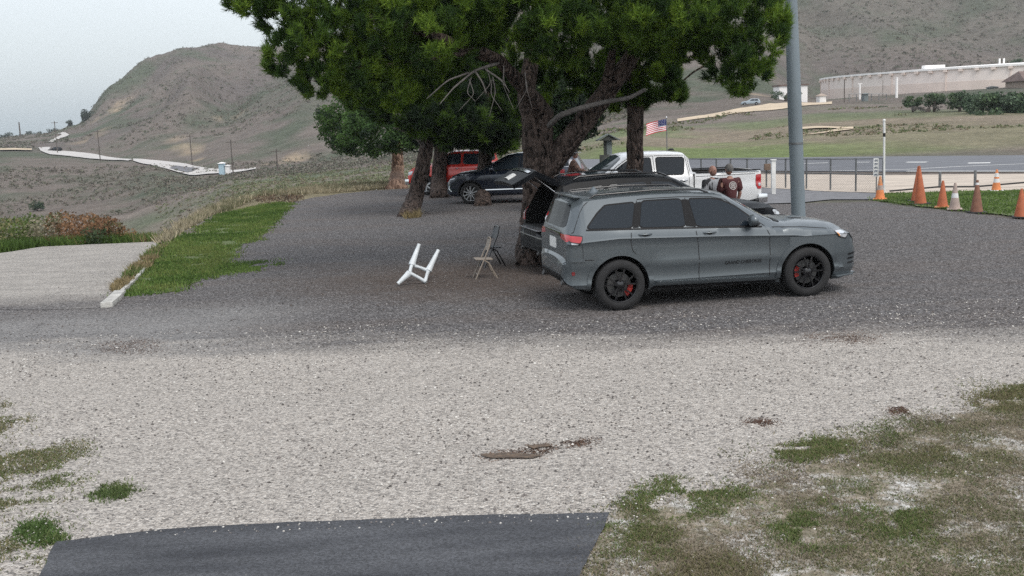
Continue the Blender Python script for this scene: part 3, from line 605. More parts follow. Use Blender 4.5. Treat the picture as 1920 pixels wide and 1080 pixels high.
# brown and green brush on the near bank beyond the driveway
def bank(px0, px1, top, n, cols, r, name, label, seed, per=40, yr=(29.5, 34), grp='brush on the bank beyond the driveway'):
    cs = []; rs = []; cc = []
    for i in range(n):
        px = random.uniform(px0, px1); Y = random.uniform(*yr); tp = np.interp(px, [t[0] for t in top], [t[1] for t in top])
        base = at(px, 466, Y)[2]; tz = at(px, tp, Y)[2]; gz = float(terr(at(px, 460, Y)[0], Y))
        z = random.uniform(max(gz, -1.2), tz-r*.5) if tz > gz else gz
        X = at(px, 440, Y)[0]; cs.append((X, Y, z)); rs.append(r*random.uniform(.6, 1.2)); cc.append(random.choice(cols))
    o = clumps(name, cs, rs, cc, per, size=.22, m=m_leaf); 
    return tag(o, label, 'shrub', grp)
GB = [(.10, .14, .04), (.14, .18, .06), (.07, .10, .035), (.2, .19, .09)]; BR = [(.20, .11, .06), (.26, .15, .08), (.16, .10, .06), (.10, .09, .04)]
bank(-160, 0, [(-160, 405), (0, 402)], 90, GB, .34, 'shrub', 'green leafy shrub at the far left end of the bank', 1)
bank(0, 62, [(0, 402), (62, 398)], 60, GB, .30, 'shrub', 'pale green flowering shrub at the left of the bank beyond the driveway', 2)
bank(55, 110, [(55, 402), (110, 395)], 60, [(.22, .20, .13), (.12, .15, .06), (.28, .25, .18)], .28, 'shrub', 'pale dry flowering shrub between the green and the rust brown ones', 3)
bank(92, 150, [(92, 395), (150, 394)], 70, BR, .28, 'shrub', 'rust brown shrub, left half of the brown brush on the bank', 4)
bank(150, 225, [(150, 394), (190, 402), (225, 410)], 80, BR, .28, 'shrub', 'rust brown shrub sloping down, middle of the bank brush', 5)
bank(215, 290, [(215, 412), (250, 430), (290, 446)], 60, BR+[(.3, .24, .15)], .2, 'shrub', 'low brown straw coloured brush at the right end of the bank', 6)
bank(165, 200, [(165, 424), (200, 428)], 40, [(.05, .075, .035)], .24, 'shrub', 'dark green bush tucked under the brown brush', 7, yr=(29, 30.5))
bank(480, 570, [(480, 368), (520, 358), (570, 362)], 36, [(.15, .10, .07), (.2, .15, .1), (.1, .08, .06)], .22, 'shrub', 'low reddish brown bush at the edge of the gravel lot', 8, yr=(42, 46), grp=None)
def bush_at(px, py, rpx, Y, cols, name, label, cat, n=14, per=60, sz=.3, flat=.75, group=None, hpx=None):
    c = at(px, py, Y); r = rpx*Y/F; h = (hpx or rpx)*Y/F
    root = thing(name, label, cat, (c[0], c[1], float(terr(c[0], c[1]))), group=group)
    lo = np.array(root.location); cs = [(c[0]-lo[0]+random.uniform(-1, 1)*r*.6, random.uniform(-1, 1)*r*.5, c[2]-lo[2]+random.uniform(-1, 1)*h*.6) for _ in range(n)]
    clumps('crown', cs, [min(r, h)*random.uniform(.35, .6) for _ in cs], [random.choice(cols) for _ in cs], per, size=sz, parent=root, m=m_bush)
    tz = c[2]-lo[2]
    MB().tube([(c[0]-lo[0], 0, -.3), (c[0]-lo[0], 0, tz*.5), (c[0]-lo[0]+.05*r, 0, tz+h*.3)], [r*.10, r*.08, r*.04], 6).build('trunk', m_twig, root, 180)
    return root
m_twig = mat('twig_bark', (.12, .10, .085), .9, noise=.4, nscale=10)
FT = [(.04, .06, .045), (.055, .075, .055), (.03, .045, .035)]
for k, (px, py, r, Y, lb, hp) in enumerate([(165, 219, 14, 545, 'large round tree on the skyline at the foot of the big hill', 18), (130, 231, 7, 560, 'small lone tree on the skyline left of the large round one', 7),
     (100, 247, 15, 600, 'low wide tree on the skyline behind the winding road', 8), (55, 253, 9, 700, 'small peaked tree on the skyline above the bend', 9), (35, 257, 12, 700, 'bushy tree on the skyline between the mast and the peaked tree', 8),
     (10, 258, 16, 700, 'wide low tree at the left edge of the picture', 10), (70, 252, 12, 690, 'low rounded tree on the skyline behind the pole', 6), (-20, 258, 14, 700, 'wide low tree just outside the left edge', 8),
     (140, 243, 20, 560, 'low hedge like tree under the lone skyline tree', 6), (270, 149, 3.2, 610, 'tiny lone tree on the left ridge of the big hill', 4), (383, 114, 5, 655, 'low dark bush on the ridge of the big hill', 2.5)]):
    bush_at(px, py, r, Y, FT, 'tree', lb, 'tree', n=16, per=60, hpx=hp, group='trees along the far skyline')
bush_at(69, 386, 16, float(hit(69, 396, ymin=120)[1]), [(.05, .08, .055), (.06, .09, .05)], 'shrub', 'dark round bush at the bottom of the far slope', 'shrub', n=16, per=90, hpx=11)
for k, (px, py, r, hp, Y, lb) in enumerate([(1712, 190, 24, 12, 124, 'round green shrub at the left end of the row below the tank'), (1752, 187, 28, 14, 122, 'green shrub second from the left below the tank'), (1800, 188, 30, 18, 120, 'tall green shrub in the middle below the tank'),
     (1842, 196, 42, 26, 114, 'large grey green bush below the tank'), (1885, 196, 38, 27, 113, 'large grey green bush at the right below the house'), (1925, 200, 36, 27, 112, 'green bush cut by the right edge of the picture'), (1850, 216, 44, 11, 110, 'low bright green bush in front of the large grey green ones'),
     (1740, 203, 52, 7, 122, 'low purple grey brush in front of the shrub row'), (1655, 203, 14, 5, 150, 'low dark bush beside the tank equipment'), (1905, 118, 12, 9, 360, 'small dark tree behind the tank roof')]):
    cols = [(.10, .10, .09), (.13, .12, .11)] if 'purple' in lb else [(.06, .095, .055), (.08, .12, .06), (.10, .14, .09)]
    bush_at(px, py, r, Y, cols, 'shrub', lb, 'shrub', n=30, per=90, sz=.28, hpx=hp, group='shrubs on the slope below the tank')
bush_at(1405, 270, 14, 100, [(.13, .10, .08)], 'shrub', 'dark brown bush on the slope left of the light pole', 'shrub', n=8, per=40, hpx=4)
bush_at(1340, 272, 14, 96, [(.14, .11, .09)], 'shrub', 'dark brown bush on the slope above the pickup tailgate', 'shrub', n=8, per=40, hpx=4)
bush_at(1772, 248, 10, 92, [(.13, .095, .075)], 'shrub', 'brown bush on the slope beyond the runway', 'shrub', n=8, per=40, hpx=4)
bush_at(660, 345, 12, 58, [(.13, .08, .06), (.10, .07, .05)], 'shrub', 'tangle of dead brown brush left of the reddish trunk', 'shrub', n=10, per=60, hpx=7)

# ------------------------------------------------------------------ pines
def bark_mat(name, c1, c2, sc=6):
    m = bpy.data.materials.new(name); m.use_nodes = True; t = m.node_tree; b = t.nodes['Principled BSDF']; b.inputs['Roughness'].default_value = .95
    b.inputs['Specular IOR Level'].default_value = .15
    c = t.nodes.new('ShaderNodeTexCoord'); mp = t.nodes.new('ShaderNodeMapping'); mp.inputs['Scale'].default_value = (1, 1, .42); t.links.new(c.outputs['Object'], mp.inputs[0])
    v = t.nodes.new('ShaderNodeTexVoronoi'); v.inputs['Scale'].default_value = sc*3.2; v.feature = 'F1'; t.links.new(mp.outputs[0], v.inputs['Vector'])
    n = t.nodes.new('ShaderNodeTexNoise'); n.inputs['Scale'].default_value = sc*2; n.inputs['Detail'].default_value = 6; t.links.new(mp.outputs[0], n.inputs['Vector'])
    r = t.nodes.new('ShaderNodeValToRGB'); r.color_ramp.elements[0].position = .25; r.color_ramp.elements[1].position = .75
    r.color_ramp.elements[0].color = (*c1, 1); r.color_ramp.elements[1].color = (*c2, 1)
    s = t.nodes.new('ShaderNodeSeparateColor'); t.links.new(v.outputs['Color'], s.inputs[0])
    a = t.nodes.new('ShaderNodeMath'); a.operation = 'MULTIPLY_ADD'; a.inputs[1].default_value = .5; a.inputs[2].default_value = 0; t.links.new(s.outputs[0], a.inputs[0])
    a2 = t.nodes.new('ShaderNodeMath'); a2.operation = 'MULTIPLY_ADD'; a2.inputs[1].default_value = .55; t.links.new(n.outputs['Fac'], a2.inputs[0]); t.links.new(a.outputs[0], a2.inputs[2])
    t.links.new(a2.outputs[0], r.inputs[0]); t.links.new(r.outputs[0], b.inputs['Base Color'])
    bp = t.nodes.new('ShaderNodeBump'); bp.inputs['Strength'].default_value = 1; bp.inputs['Distance'].default_value = .06; bp.invert = True
    t.links.new(v.outputs['Distance'], bp.inputs['Height']); t.links.new(bp.outputs[0], b.inputs['Normal']); return m
m_bark = bark_mat('pine_bark', (.012, .010, .009), (.135, .102, .088))
m_bark2 = bark_mat('reddish_bark', (.10, .06, .045), (.42, .28, .21), 4)
m_dead = mat('bare_grey_wood', (.17, .155, .145), .9, noise=.4, nscale=9)
def wobble_tube(pts, rad, n=14, jit=.10, seed=1, sub=8):
    P = np.array([p for p in pts], float); t = np.linspace(0, len(P)-1, (len(P)-1)*sub+1)
    Q = np.stack([np.interp(t, np.arange(len(P)), P[:, k]) for k in range(3)], 1); rr = np.interp(t, np.arange(len(P)), rad)
    for _ in range(3): Q[1:-1] = (Q[:-2]+2*Q[1:-1]+Q[2:])/4
    mb = MB(); mb.tube(Q, list(rr), n); vs = []
    for i, v in enumerate(mb.v):
        c = Q[i//n]; d = np.array(v)-c; k = 1+jit*2*(float(fbm(i % n*.9+seed, i//n*.55, 2, seed))-.5); vs.append(tuple(c+d*k))
    mb.v = vs; return mb
def P3(px, py, Y): return at(px, py, Y)
def tufts(lobes, n, parent, cols, L=.17, wd=.011, per=15, origin=(0, 0, 0), name='crown', shell=.5, droop=0.1, m=None):
    W = np.array([(l[2]*l[3])*(l[4]/20)**2 for l in lobes], float); W *= np.array([l[6] if len(l) > 6 else 1 for l in lobes]); W /= W.sum()
    which = rng.choice(len(lobes), n, p=W); C = []; D = []; CI = []
    ctr = np.array([at(l[0], l[1], l[4]) for l in lobes]); rad = np.array([(l[2]*l[4]/F, l[5], l[3]*l[4]/F) for l in lobes])
    d = rng.normal(size=(n, 3)); d /= np.linalg.norm(d, axis=1)[:, None]
    rr = rng.uniform(shell**3, 1, n)**(1/3)
    # clustered twigs: push tufts towards cluster points inside each lobe
    p = ctr[which]+d*rad[which]*rr[:, None]
    ncl = max(30, n//22); ci = rng.integers(0, n, ncl); clp = p[ci]; lab = which[ci]; bright = rng.random(ncl)
    near = np.zeros(n, int)
    for k in range(len(lobes)):
        a = np.where(which == k)[0]; b = np.where(lab == k)[0]
        if len(a) and len(b):
            dd = ((p[a][:, None]-clp[b][None])**2).sum(-1); near[a] = b[dd.argmin(1)]
    p = p*.5+clp[near]*.5
    outd = d*.7+np.array([0, 0, .85-droop])+rng.normal(size=(n, 3))*.25; outd /= np.linalg.norm(outd, axis=1)[:, None]
    br = np.clip(.62*bright[near]+.42*rng.random(n), 0, .999); cs = np.array(cols); ccol = cs[(br*len(cs)).astype(int)]
    N = n*per; pp = np.repeat(p, per, 0)-origin; oo = np.repeat(outd, per, 0); nd = oo*1.0+rng.normal(size=(N, 3))*.55; nd /= np.linalg.norm(nd, axis=1)[:, None]
    base = pp+oo*rng.uniform(-.09, .06, (N, 1)); tip = base+nd*(L*rng.uniform(.6, 1.25, (N, 1)))
    sd_ = np.cross(nd, rng.normal(size=(N, 3))); sd_ /= np.linalg.norm(sd_, axis=1)[:, None]; sd_ *= wd
    V = np.stack([base-sd_, base+sd_, tip], 1).reshape(-1, 3); T = np.arange(3*N).reshape(-1, 3)
    c = np.repeat(np.repeat(ccol, per, 0)*rng.uniform(.75, 1.25, (N, 1)), 3, 0)
    return fast(name, V, T, m or m_leaf, parent, c)
PINE = [(.022, .046, .016), (.038, .078, .018), (.068, .125, .021), (.115, .195, .027), (.19, .29, .038)]
PDK = [(.015, .028, .014), (.02, .038, .018), (.03, .055, .02)]
BL = [(.05, .095, .03), (.03, .055, .025), (.075, .13, .04)]
def pine(name, label, base, trunk_pts, trunk_r, limbs, dead, lobes, n, cols=PINE, barkm=None, L=.17, wd=.011, per=15, seed=1, tf=tufts, **kw):
    b = np.array([base[0], base[1], 0.0]); r = thing(name, label, 'tree', b, group='trees around the gravel lot')
    loc = lambda P: [np.array(p)-b for p in P]
    wobble_tube(loc(trunk_pts), trunk_r, 18, .16, seed).build('trunk', barkm or m_bark, r, 180)
    for i, (pp, rr) in enumerate(limbs): wobble_tube(loc(pp), rr, 12, .14, seed+i+3).build('branch', barkm or m_bark, r, 180)
    for i, (pp, rr) in enumerate(dead): wobble_tube(loc(pp), rr, 8, .08, seed+i+30).build('branch', m_dead, r, 180)
    tf(lobes, n, r, cols, L=L, wd=wd, per=per, origin=b, **kw)
    return r
def leafy(lobes, n, parent, cols, L=.17, wd=.011, per=15, origin=(0, 0, 0), name='crown', **kw):
    cs = []; rs = []; cc = []
    W = np.array([l[2]*l[3] for l in lobes], float); W /= W.sum()
    for k in rng.choice(len(lobes), n, p=W):
        l = lobes[k]; d = rng.normal(size=3); d /= np.linalg.norm(d); d *= rng.uniform(.3, 1)**.4
        c = at(l[0], l[1], l[4])+d*np.array([l[2]*l[4]/F, l[5], l[3]*l[4]/F])-origin; cs.append(c); rs.append(.22*rng.uniform(.6, 1.3)); cc.append(cols[k % 2] if rng.random() < .6 else cols[rng.integers(len(cols))])
    return clumps(name, cs, rs, cc, per, m=m_leaf, size=.34, parent=parent, flat=.8)
# big forked pine
Yb = 22.4; base = g(1004, 492)
T0 = [g(1002, 497)-[0, 0, .1], P3(1003, 440, Yb), P3(1006, 370, Yb), P3(1008, 310, Yb)]
limbs = [([P3(1008, 325, Yb), P3(1003, 270, Yb), P3(1000, 225, Yb+.1), P3(985, 180, Yb+.4), P3(1000, 90, Yb+.9), P3(1020, -60, Yb+1.2), P3(1040, -260, Yb+1.3)], [.30, .27, .24, .19, .16, .13, .06]),
         ([P3(1012, 330, Yb), P3(1048, 290, Yb-.1), P3(1085, 240, Yb-.3), P3(1128, 185, Yb-.5), P3(1170, 128, Yb-.8), P3(1215, 60, Yb-1.2), P3(1260, -60, Yb-1.4)], [.29, .25, .225, .21, .17, .13, .08]),
         ([P3(1022, 215, Yb), P3(1000, 185, Yb-.5), P3(965, 145, Yb-1.1), P3(935, 112, Yb-1.6), P3(905, 95, Yb-2.1)], [.20, .17, .14, .11, .07]),
         ([P3(1022, 290, Yb), P3(1023, 240, Yb-.1), P3(1019, 214, Yb-.2)], [.17, .15, .12]),
         ([P3(1128, 185, Yb-.5), P3(1140, 140, Yb-.9), P3(1150, 90, Yb-1.3)], [.12, .1, .07]),
         ([P3(940, 118, Yb-1.6), P3(800, 60, Yb-2), P3(640, 20, Yb-2), P3(520, 20, Yb-1.6)], [.10, .09, .06, .03]),
         ([P3(1215, 60, Yb-1.2), P3(1320, 20, Yb-1), P3(1420, 30, Yb-1)], [.12, .08, .03]),
         ([P3(900, 95, Yb-2), P3(760, 120, Yb-2), P3(640, 130, Yb-1.6), P3(560, 120, Yb-1.4)], [.05, .045, .035, .015])]
dead = [([P3(1030, 235, Yb-.3), P3(1050, 216, Yb-.9), P3(1090, 202, Yb-1.1), P3(1140, 190, Yb-1.2), P3(1180, 184, Yb-1.3), P3(1209, 168, Yb-1.4)], [.065, .06, .055, .048, .042, .04]),
        ([P3(935, 118, Yb-1.7), P3(890, 132, Yb-2), P3(850, 165, Yb-2.2), P3(824, 196, Yb-2.4)], [.036, .024, .016, .006]),
        ([P3(890, 132, Yb-2), P3(905, 155, Yb-2.2), P3(912, 175, Yb-2.2)], [.02, .015, .008]),
        ([P3(880, 136, Yb-2), P3(840, 150, Yb-2.2), P3(800, 185, Yb-2.4)], [.02, .015, .008]),
        ([P3(910, 130, Yb-2), P3(940, 150, Yb-2.2), P3(955, 172, Yb-2.2)], [.02, .015, .006])]
for k in range(9):
    a = random.uniform(870, 985); b0 = 128+random.uniform(-8, 26); dead.append(([P3(a, b0, Yb-2), P3(a+random.uniform(-12, 12), b0+28, Yb-2.1), P3(a+random.uniform(-22, 22), b0+58+random.uniform(-15, 20), Yb-2.2)], [.010, .007, .003]))
D = 1.2
lob = [(470, 5, 50, 30, 20, .9), (530, 40, 60, 45, 20, D), (500, -30, 90, 50, 20, D), (545, 105, 55, 55, 20, .9), (600, 80, 70, 60, 20, D), (600, 150, 55, 38, 20, .8), (650, 40, 90, 70, 20.5, 1.5),
       (665, 140, 70, 55, 20.5, 1.2), (730, 50, 90, 80, 20.5, 1.6), (740, 165, 70, 50, 21, 1.2), (810, 70, 90, 80, 20.5, 1.6), (815, 160, 60, 40, 21.4, .8), (880, 30, 80, 70, 21, 1.6), (880, 75, 60, 40, 22.8, .8),
       (960, 20, 80, 60, 20.6, 1.5), (970, 110, 70, 70, 24.6, 1), (1040, 45, 80, 65, 20.4, 1.5), (1050, 78, 75, 48, 20.6, 1.0), (1040, 150, 60, 45, 24.6, .9), (1130, 30, 90, 60, 20.2, 1.5), (1100, 130, 50, 40, 24.6, .9),
       (1210, 40, 80, 60, 20, 1.4), (1215, 70, 60, 40, 20.4, .9), (1290, 30, 80, 60, 20, 1.4), (1270, 85, 60, 38, 20.4, .8), (1370, 40, 80, 60, 20, 1.2), (1370, 110, 62, 48, 20, .9), (1390, 145, 52, 36, 20, .7), (1430, 70, 48, 65, 20, .9), (1455, 30, 24, 50, 20, .7), (1325, 60, 50, 40, 20, .8),
       (600, -60, 140, 60, 21, 2), (800, -70, 160, 70, 21, 2), (1000, -70, 160, 70, 21, 2.2), (1200, -60, 160, 70, 21, 2), (1380, -50, 90, 60, 20.5, 1.5),
       (700, -160, 200, 80, 21.5, 2.4, .5), (1000, -190, 260, 90, 22, 3, .5), (1280, -150, 160, 80, 21.5, 2.2, .5)]
pine('pine_tree', 'huge forked pine with dark scaly trunk behind the open tailgate', base, T0, [.42, .33, .30, .32], limbs, dead, lob, 26000, seed=2, shell=.5, wd=.0075, L=.135, per=22)
# straight pine in front of the white pickup
Y2 = 24.6; b2 = at(1190, 470, Y2)
pine('pine_tree', 'straight pine trunk standing in front of the white pickup door', b2, [(b2[0], Y2, -.1), P3(1189, 400, Y2), P3(1190, 333, Y2), P3(1192, 215, Y2), P3(1186, 120, Y2), P3(1178, -40, Y2), P3(1170, -260, Y2)], [.24, .21, .195, .19, .17, .13, .05],
     [([P3(1190, 160, Y2), P3(1230, 140, Y2), P3(1262, 150, Y2-.3)], [.07, .05, .02]), ([P3(1280, 152, Y2-.2), P3(1300, 135, Y2-.3), P3(1330, 118, Y2-.4)], [.018, .02, .02])], [],
     [(1235, 150, 50, 48, 24.3, .9), (1180, 180, 55, 34, 25, 1), (1265, 170, 24, 30, 24.3, .4), (1140, 150, 60, 50, 25.8, 1), (1210, 100, 80, 40, 24.6, 1), (1200, 30, 140, 60, 25, 2), (1180, -80, 200, 80, 25, 2.4, .5)], 9500, seed=5, shell=.3, wd=.008, L=.14, per=20)
# leaning pine and its neighbours
def Tr(px, py): return g(px, py)
Y3 = 35.2
pine('pine_tree', 'pine with strongly leaning dark trunk at the front left of the group', g(764, 404), [g(764, 406)-[0, 0, .1], P3(778, 370, Y3), P3(790, 325, Y3), P3(800, 275, Y3), P3(812, 200, Y3), P3(830, 80, Y3), P3(840, -40, Y3)], [.33, .265, .25, .225, .19, .14, .06],
     [], [([P3(800, 282, Y3), P3(785, 262, Y3-.5), P3(760, 246, Y3-.8), P3(738, 240, Y3-1)], [.08, .06, .045, .03]), ([P3(785, 190, Y3-1), P3(765, 178, Y3-1.2), P3(740, 172, Y3-1.4)], [.05, .04, .03])],
     [(800, 225, 60, 40, 34, 1.3), (740, 210, 60, 30, 34, 1.2), (860, 210, 60, 50, 34, 1.5), (700, 185, 60, 30, 34, 1.2), (780, 140, 130, 50, 35, 2), (820, 60, 160, 60, 35, 2.5), (840, 250, 50, 24, 34, 1)], 6500, cols=PDK+PINE[2:4], L=.24, wd=.017, seed=7)
Y4 = 43.5
pine('pine_tree', 'pine with thick grey trunk between the leaning one and the red pickup cab', g(824, 369), [g(824, 371)-[0, 0, .1], P3(823, 340, Y4), P3(826, 290, Y4), P3(830, 240, Y4), P3(835, 150, Y4), P3(838, 20, Y4)], [.40, .31, .28, .27, .2, .08],
     [], [], [(830, 235, 60, 36, 43, 1.6), (800, 255, 40, 22, 43, 1.2), (880, 245, 50, 26, 43, 1.4), (860, 170, 120, 60, 44, 3)], 4200, cols=PDK, L=.28, wd=.02, seed=9)
Y5 = 38.6
pine('pine_tree', 'pine with short scaly trunk in front of the navy car', g(905, 384), [g(905, 386)-[0, 0, .1], P3(905, 350, Y5), P3(909, 300, Y5), P3(914, 250, Y5), P3(920, 150, Y5), P3(925, 20, Y5)], [.33, .245, .24, .25, .2, .08],
     [([P3(912, 290, Y5), P3(945, 276, Y5), P3(985, 250, Y5)], [.07, .06, .04])], [], [(900, 245, 70, 34, 38, 1.6), (950, 235, 50, 46, 38.5, 1.6), (860, 265, 44, 20, 38, 1.3), (940, 275, 36, 14, 38, 1), (930, 180, 90, 60, 39, 2.5), (980, 180, 60, 60, 40, 2)], 6500, cols=PDK+PINE[2:4], L=.26, wd=.018, seed=11)
Y6 = 52.5
pine('broadleaf_tree', 'broadleaf tree with reddish peeling trunk at the far edge of the lot', g(744, 349), [g(744, 352)-[0, 0, .15], P3(745, 330, Y6), P3(746, 300, Y6), P3(744, 275, Y6), P3(742, 230, Y6)], [.52, .33, .27, .28, .2],
     [], [], [(700, 250, 60, 40, 50, 1.8), (680, 232, 44, 30, 50, 1.5), (745, 262, 40, 26, 50, 1.4), (770, 250, 30, 34, 50, 1.4), (640, 245, 36, 38, 53, 1.5), (620, 225, 30, 26, 53, 1.3), (690, 278, 50, 14, 52, 1.2), (720, 190, 90, 50, 53, 3), (655, 262, 30, 22, 52, 1.2)], 900, cols=[(.05, .10, .03), (.07, .13, .035), (.025, .045, .025)], barkm=m_bark2, per=48, seed=13, tf=leafy)
Y7 = 33
pine('broadleaf_tree', 'dark leafy tree behind the fork of the big pine', at(1012, 400, Y7), [(at(1012, 400, Y7)[0], Y7, -.1), P3(1018, 300, Y7), P3(1040, 240, Y7), P3(1060, 150, Y7)], [.22, .18, .15, .08],
     [], [], [(1080, 212, 46, 34, 33, 1.2), (1060, 250, 32, 30, 33, 1), (1092, 235, 24, 24, 33, .8), (1060, 180, 60, 40, 33.5, 1.5), (1045, 280, 18, 16, 33, .6)], 420, cols=[(.018, .03, .018), (.025, .045, .02), (.09, .13, .05)], per=46, seed=15, tf=leafy)

# ------------------------------------------------------------------ vehicles (x forward from the rear axle, y left, z up)
I = lambda x, P: float(np.interp(x, [p[0] for p in P], [p[1] for p in P]))
def paint(name, col, metal=.25, rough=.32, coat=.6): return mat(name, col, rough, metal, coat=coat)
m_glass = mat('tinted_glass', (.014, .020, .027), .05, spec=.25)
m_rgl = mat('dark_rear_glass', (.006, .007, .009), .12, spec=.08)
m_wglass = mat('windscreen_glass', (.03, .04, .045), .03, spec=.6)
m_blk = mat('black_trim', (.009, .009, .010), .55, spec=.2)
m_gblk = mat('gloss_black', (.008, .008, .010), .12, coat=.5)
m_rub = mat('tyre_rubber', (.018, .018, .019), .85, noise=.3, nscale=20, bump=.003, bscale=90)
m_well = mat('wheel_well_black', (.006, .006, .006), .95)
m_red = mat('red_lamp', (.42, .012, .018), .12, coat=1); m_dred = mat('dark_red_lamp', (.16, .006, .01), .15, coat=1)
m_lamp = mat('clear_lamp', (.55, .57, .6), .08, .4, coat=1); m_amb = mat('amber_lamp', (.7, .28, .05), .15, coat=1)
m_chr = mat('chrome', (.75, .76, .78), .12, 1.0); m_alu = mat('alloy_silver', (.55, .56, .58), .28, .9)
m_exh = mat('dark_exhaust_tip', (.12, .12, .12), .35, .7)
m_seam = mat('panel_gap', (.01, .01, .011), .8)
m_disc = mat('brake_disc_steel', (.10, .10, .10), .5, .4); m_cal = mat('red_caliper', (.35, .02, .015), .35, coat=.4)
m_brim = mat('black_rim', (.012, .012, .014), .25, .3, coat=.5)
m_plate = mat('licence_plate_white', (.7, .7, .68), .5, noise=.1, nscale=30)
class Car:
    def __init__(s, name, label, group=None):
        s.arches = []; s.boxes = []; s.root = thing(name, label, 'car' if 'pickup' not in name else 'pickup truck', group=group); s.name = name
    def body(s, S, paintm):
        xs = sorted(set([round(v, 3) for v in np.arange(S['w'][0][0], S['w'][-1][0], .06)]+[p[0] for k in ('w', 'tc', 'te') for p in S[k]]+[S['w'][-1][0]]))
        rows = S['rows']; V = []; nr = None
        for x in xs:
            w = I(x, S['w']); tc = I(x, S['tc']); te = min(I(x, S['te']), tc-.004); tw = min(I(x, S['tw']), w-.01); ub = I(x, S['ub']); sec = [(0, ub), (w*.55, ub), (w-.10, ub+.01)]
            last = ub+.012
            for zf, inf in rows:
                z = I(x, zf) if isinstance(zf, list) else zf; i = I(x, inf) if isinstance(inf, list) else inf
                z = max(min(z, te-.004*(len(rows)+4-len(sec))), last+.001); last = z
                sec.append((w-i if z < te-.06 else max(tw+.001, w-i-(.03 if z > te-.03 else 0)), z))
            sec.append((tw, max(te, last+.001))); d = max(tc-te, .003); te2 = sec[-1][1]
            sec += [(tw*.93, te2+d*.35), (tw*.8, te2+d*.62), (tw*.5, te2+d*.9), (0, te2+d)]
            nr = len(sec); full = sec+[(-y, z) for y, z in sec[-2:0:-1]]; V += [(x, y, z) for y, z in full]
        n = len(full); F_ = []
        for i in range(len(xs)-1):
            for k in range(n): F_.append((i*n+k, i*n+(k+1) % n, (i+1)*n+(k+1) % n, (i+1)*n+k))
        F_.append(tuple(range(n-1, -1, -1))); F_.append(tuple(range((len(xs)-1)*n, len(xs)*n)))
        bm = bmesh.new(); vs = [bm.verts.new(v) for v in V]; [bm.faces.new([vs[i] for i in f]) for f in F_]
        bmesh.ops.recalc_face_normals(bm, faces=bm.faces); s.bvh = BVHTree.FromBMesh(bm)
        me = bpy.data.meshes.new('body'); bm.to_mesh(me); bm.free()
        o = link('body', me, [paintm, m_well], s.root); s.bodyo = o; s.cut = []
        return o
    def cutter(s, mb, m=None):
        o = mb.build('cut', [m or m_well]); s.cut.append(o)
        bm = bmesh.new(); bm.from_mesh(o.data); bmesh.ops.recalc_face_normals(bm, faces=bm.faces); bm.to_mesh(o.data); bm.free()
    def finish(s, ang=32):
        for c in s.cut:
            md = s.bodyo.modifiers.new('b', 'BOOLEAN'); md.object = c; md.operation = 'DIFFERENCE'; md.solver = 'EXACT'; md.use_self = True; md.material_mode = 'TRANSFER'
        bpy.context.view_layer.update(); dg = bpy.context.evaluated_depsgraph_get()
        me = bpy.data.meshes.new_from_object(s.bodyo.evaluated_get(dg)); s.bodyo.modifiers.clear(); s.bodyo.data = me
        for c in s.cut: bpy.data.objects.remove(c)
        me.polygons.foreach_set('use_smooth', [True]*len(me.polygons)); me.set_sharp_from_angle(angle=R_(ang))
        if len(me.materials) < 2: me.materials.append(m_well)
        mw = [i for i, q in enumerate(me.materials) if q == m_well][0]
        for p in me.polygons:
            c = p.center
            for x, z, r, yi in s.arches:
                dd = math.hypot(c.x-x, c.z-z)
                if (dd < r+.004 and abs(c.y) < yi+.005 and abs(p.normal.y) > .9) or (abs(dd-r) < .012 and abs(p.normal.y) < .3): p.material_index = mw
            for (x0, x1, yy, z0, z1) in s.boxes:
                if x0 < c.x < x1 and abs(c.y) < yy and z0 < c.z < z1: p.material_index = mw
    def arch(s, x, z, r, dep=.42, yw=1.3):
        s.arches.append((x, z, r, s.hw-dep))
        for sg in (-1, 1):
            mb = MB(); mb.lathe([(r, sg*(s.hw-dep)), (r, sg*yw)], 40, (x, 0, z), 'y'); s.cutter(mb)
    def project(s, a, b, ax, sg, off):
        if ax == 'y': o, d = Vector((a, sg*4, b)), Vector((0, -sg, 0))
        elif ax == 'x': o, d = Vector((sg*9, a, b)), Vector((-sg, 0, 0))
        else: o, d = Vector((a, b, 6)), Vector((0, 0, -1))
        h = s.bvh.ray_cast(o, d)[0]
        if h is None: h = s.bvh.find_nearest(o+d*((4-s.hw) if ax == 'y' else 7 if ax == 'x' else 4.5))[0]
        return h-d*off, d
    def drape(s, name, poly, m, ax='y', sg=-1, off=.004, thick=.02, mx=.07, parent=None, both=False, smooth=40):
        if both: s.drape(name, poly, m, ax, -sg, off, thick, mx, parent, False, smooth)
        bm = bmesh.new(); f = bm.faces.new([bm.verts.new((p[0], p[1], 0)) for p in poly]); f.normal_update(); bmesh.ops.triangulate(bm, faces=[f])
        for _ in range(6):
            es = [e for e in bm.edges if e.calc_length() > mx]
            if not es: break
            bmesh.ops.subdivide_edges(bm, edges=es, cuts=1); bmesh.ops.triangulate(bm, faces=bm.faces)
        d = None
        for v in bm.verts:
            v.co, d = s.project(v.co.x, v.co.y, ax, sg, off)
        be = [e for e in bm.edges if e.is_boundary]; r = bmesh.ops.extrude_edge_only(bm, edges=be)
        for v in [q for q in r['geom'] if isinstance(q, bmesh.types.BMVert)]: v.co += d*thick
        bmesh.ops.recalc_face_normals(bm, faces=bm.faces)
        me = bpy.data.meshes.new(name); bm.to_mesh(me); bm.free(); return link(name, me, m, parent or s.root, smooth)
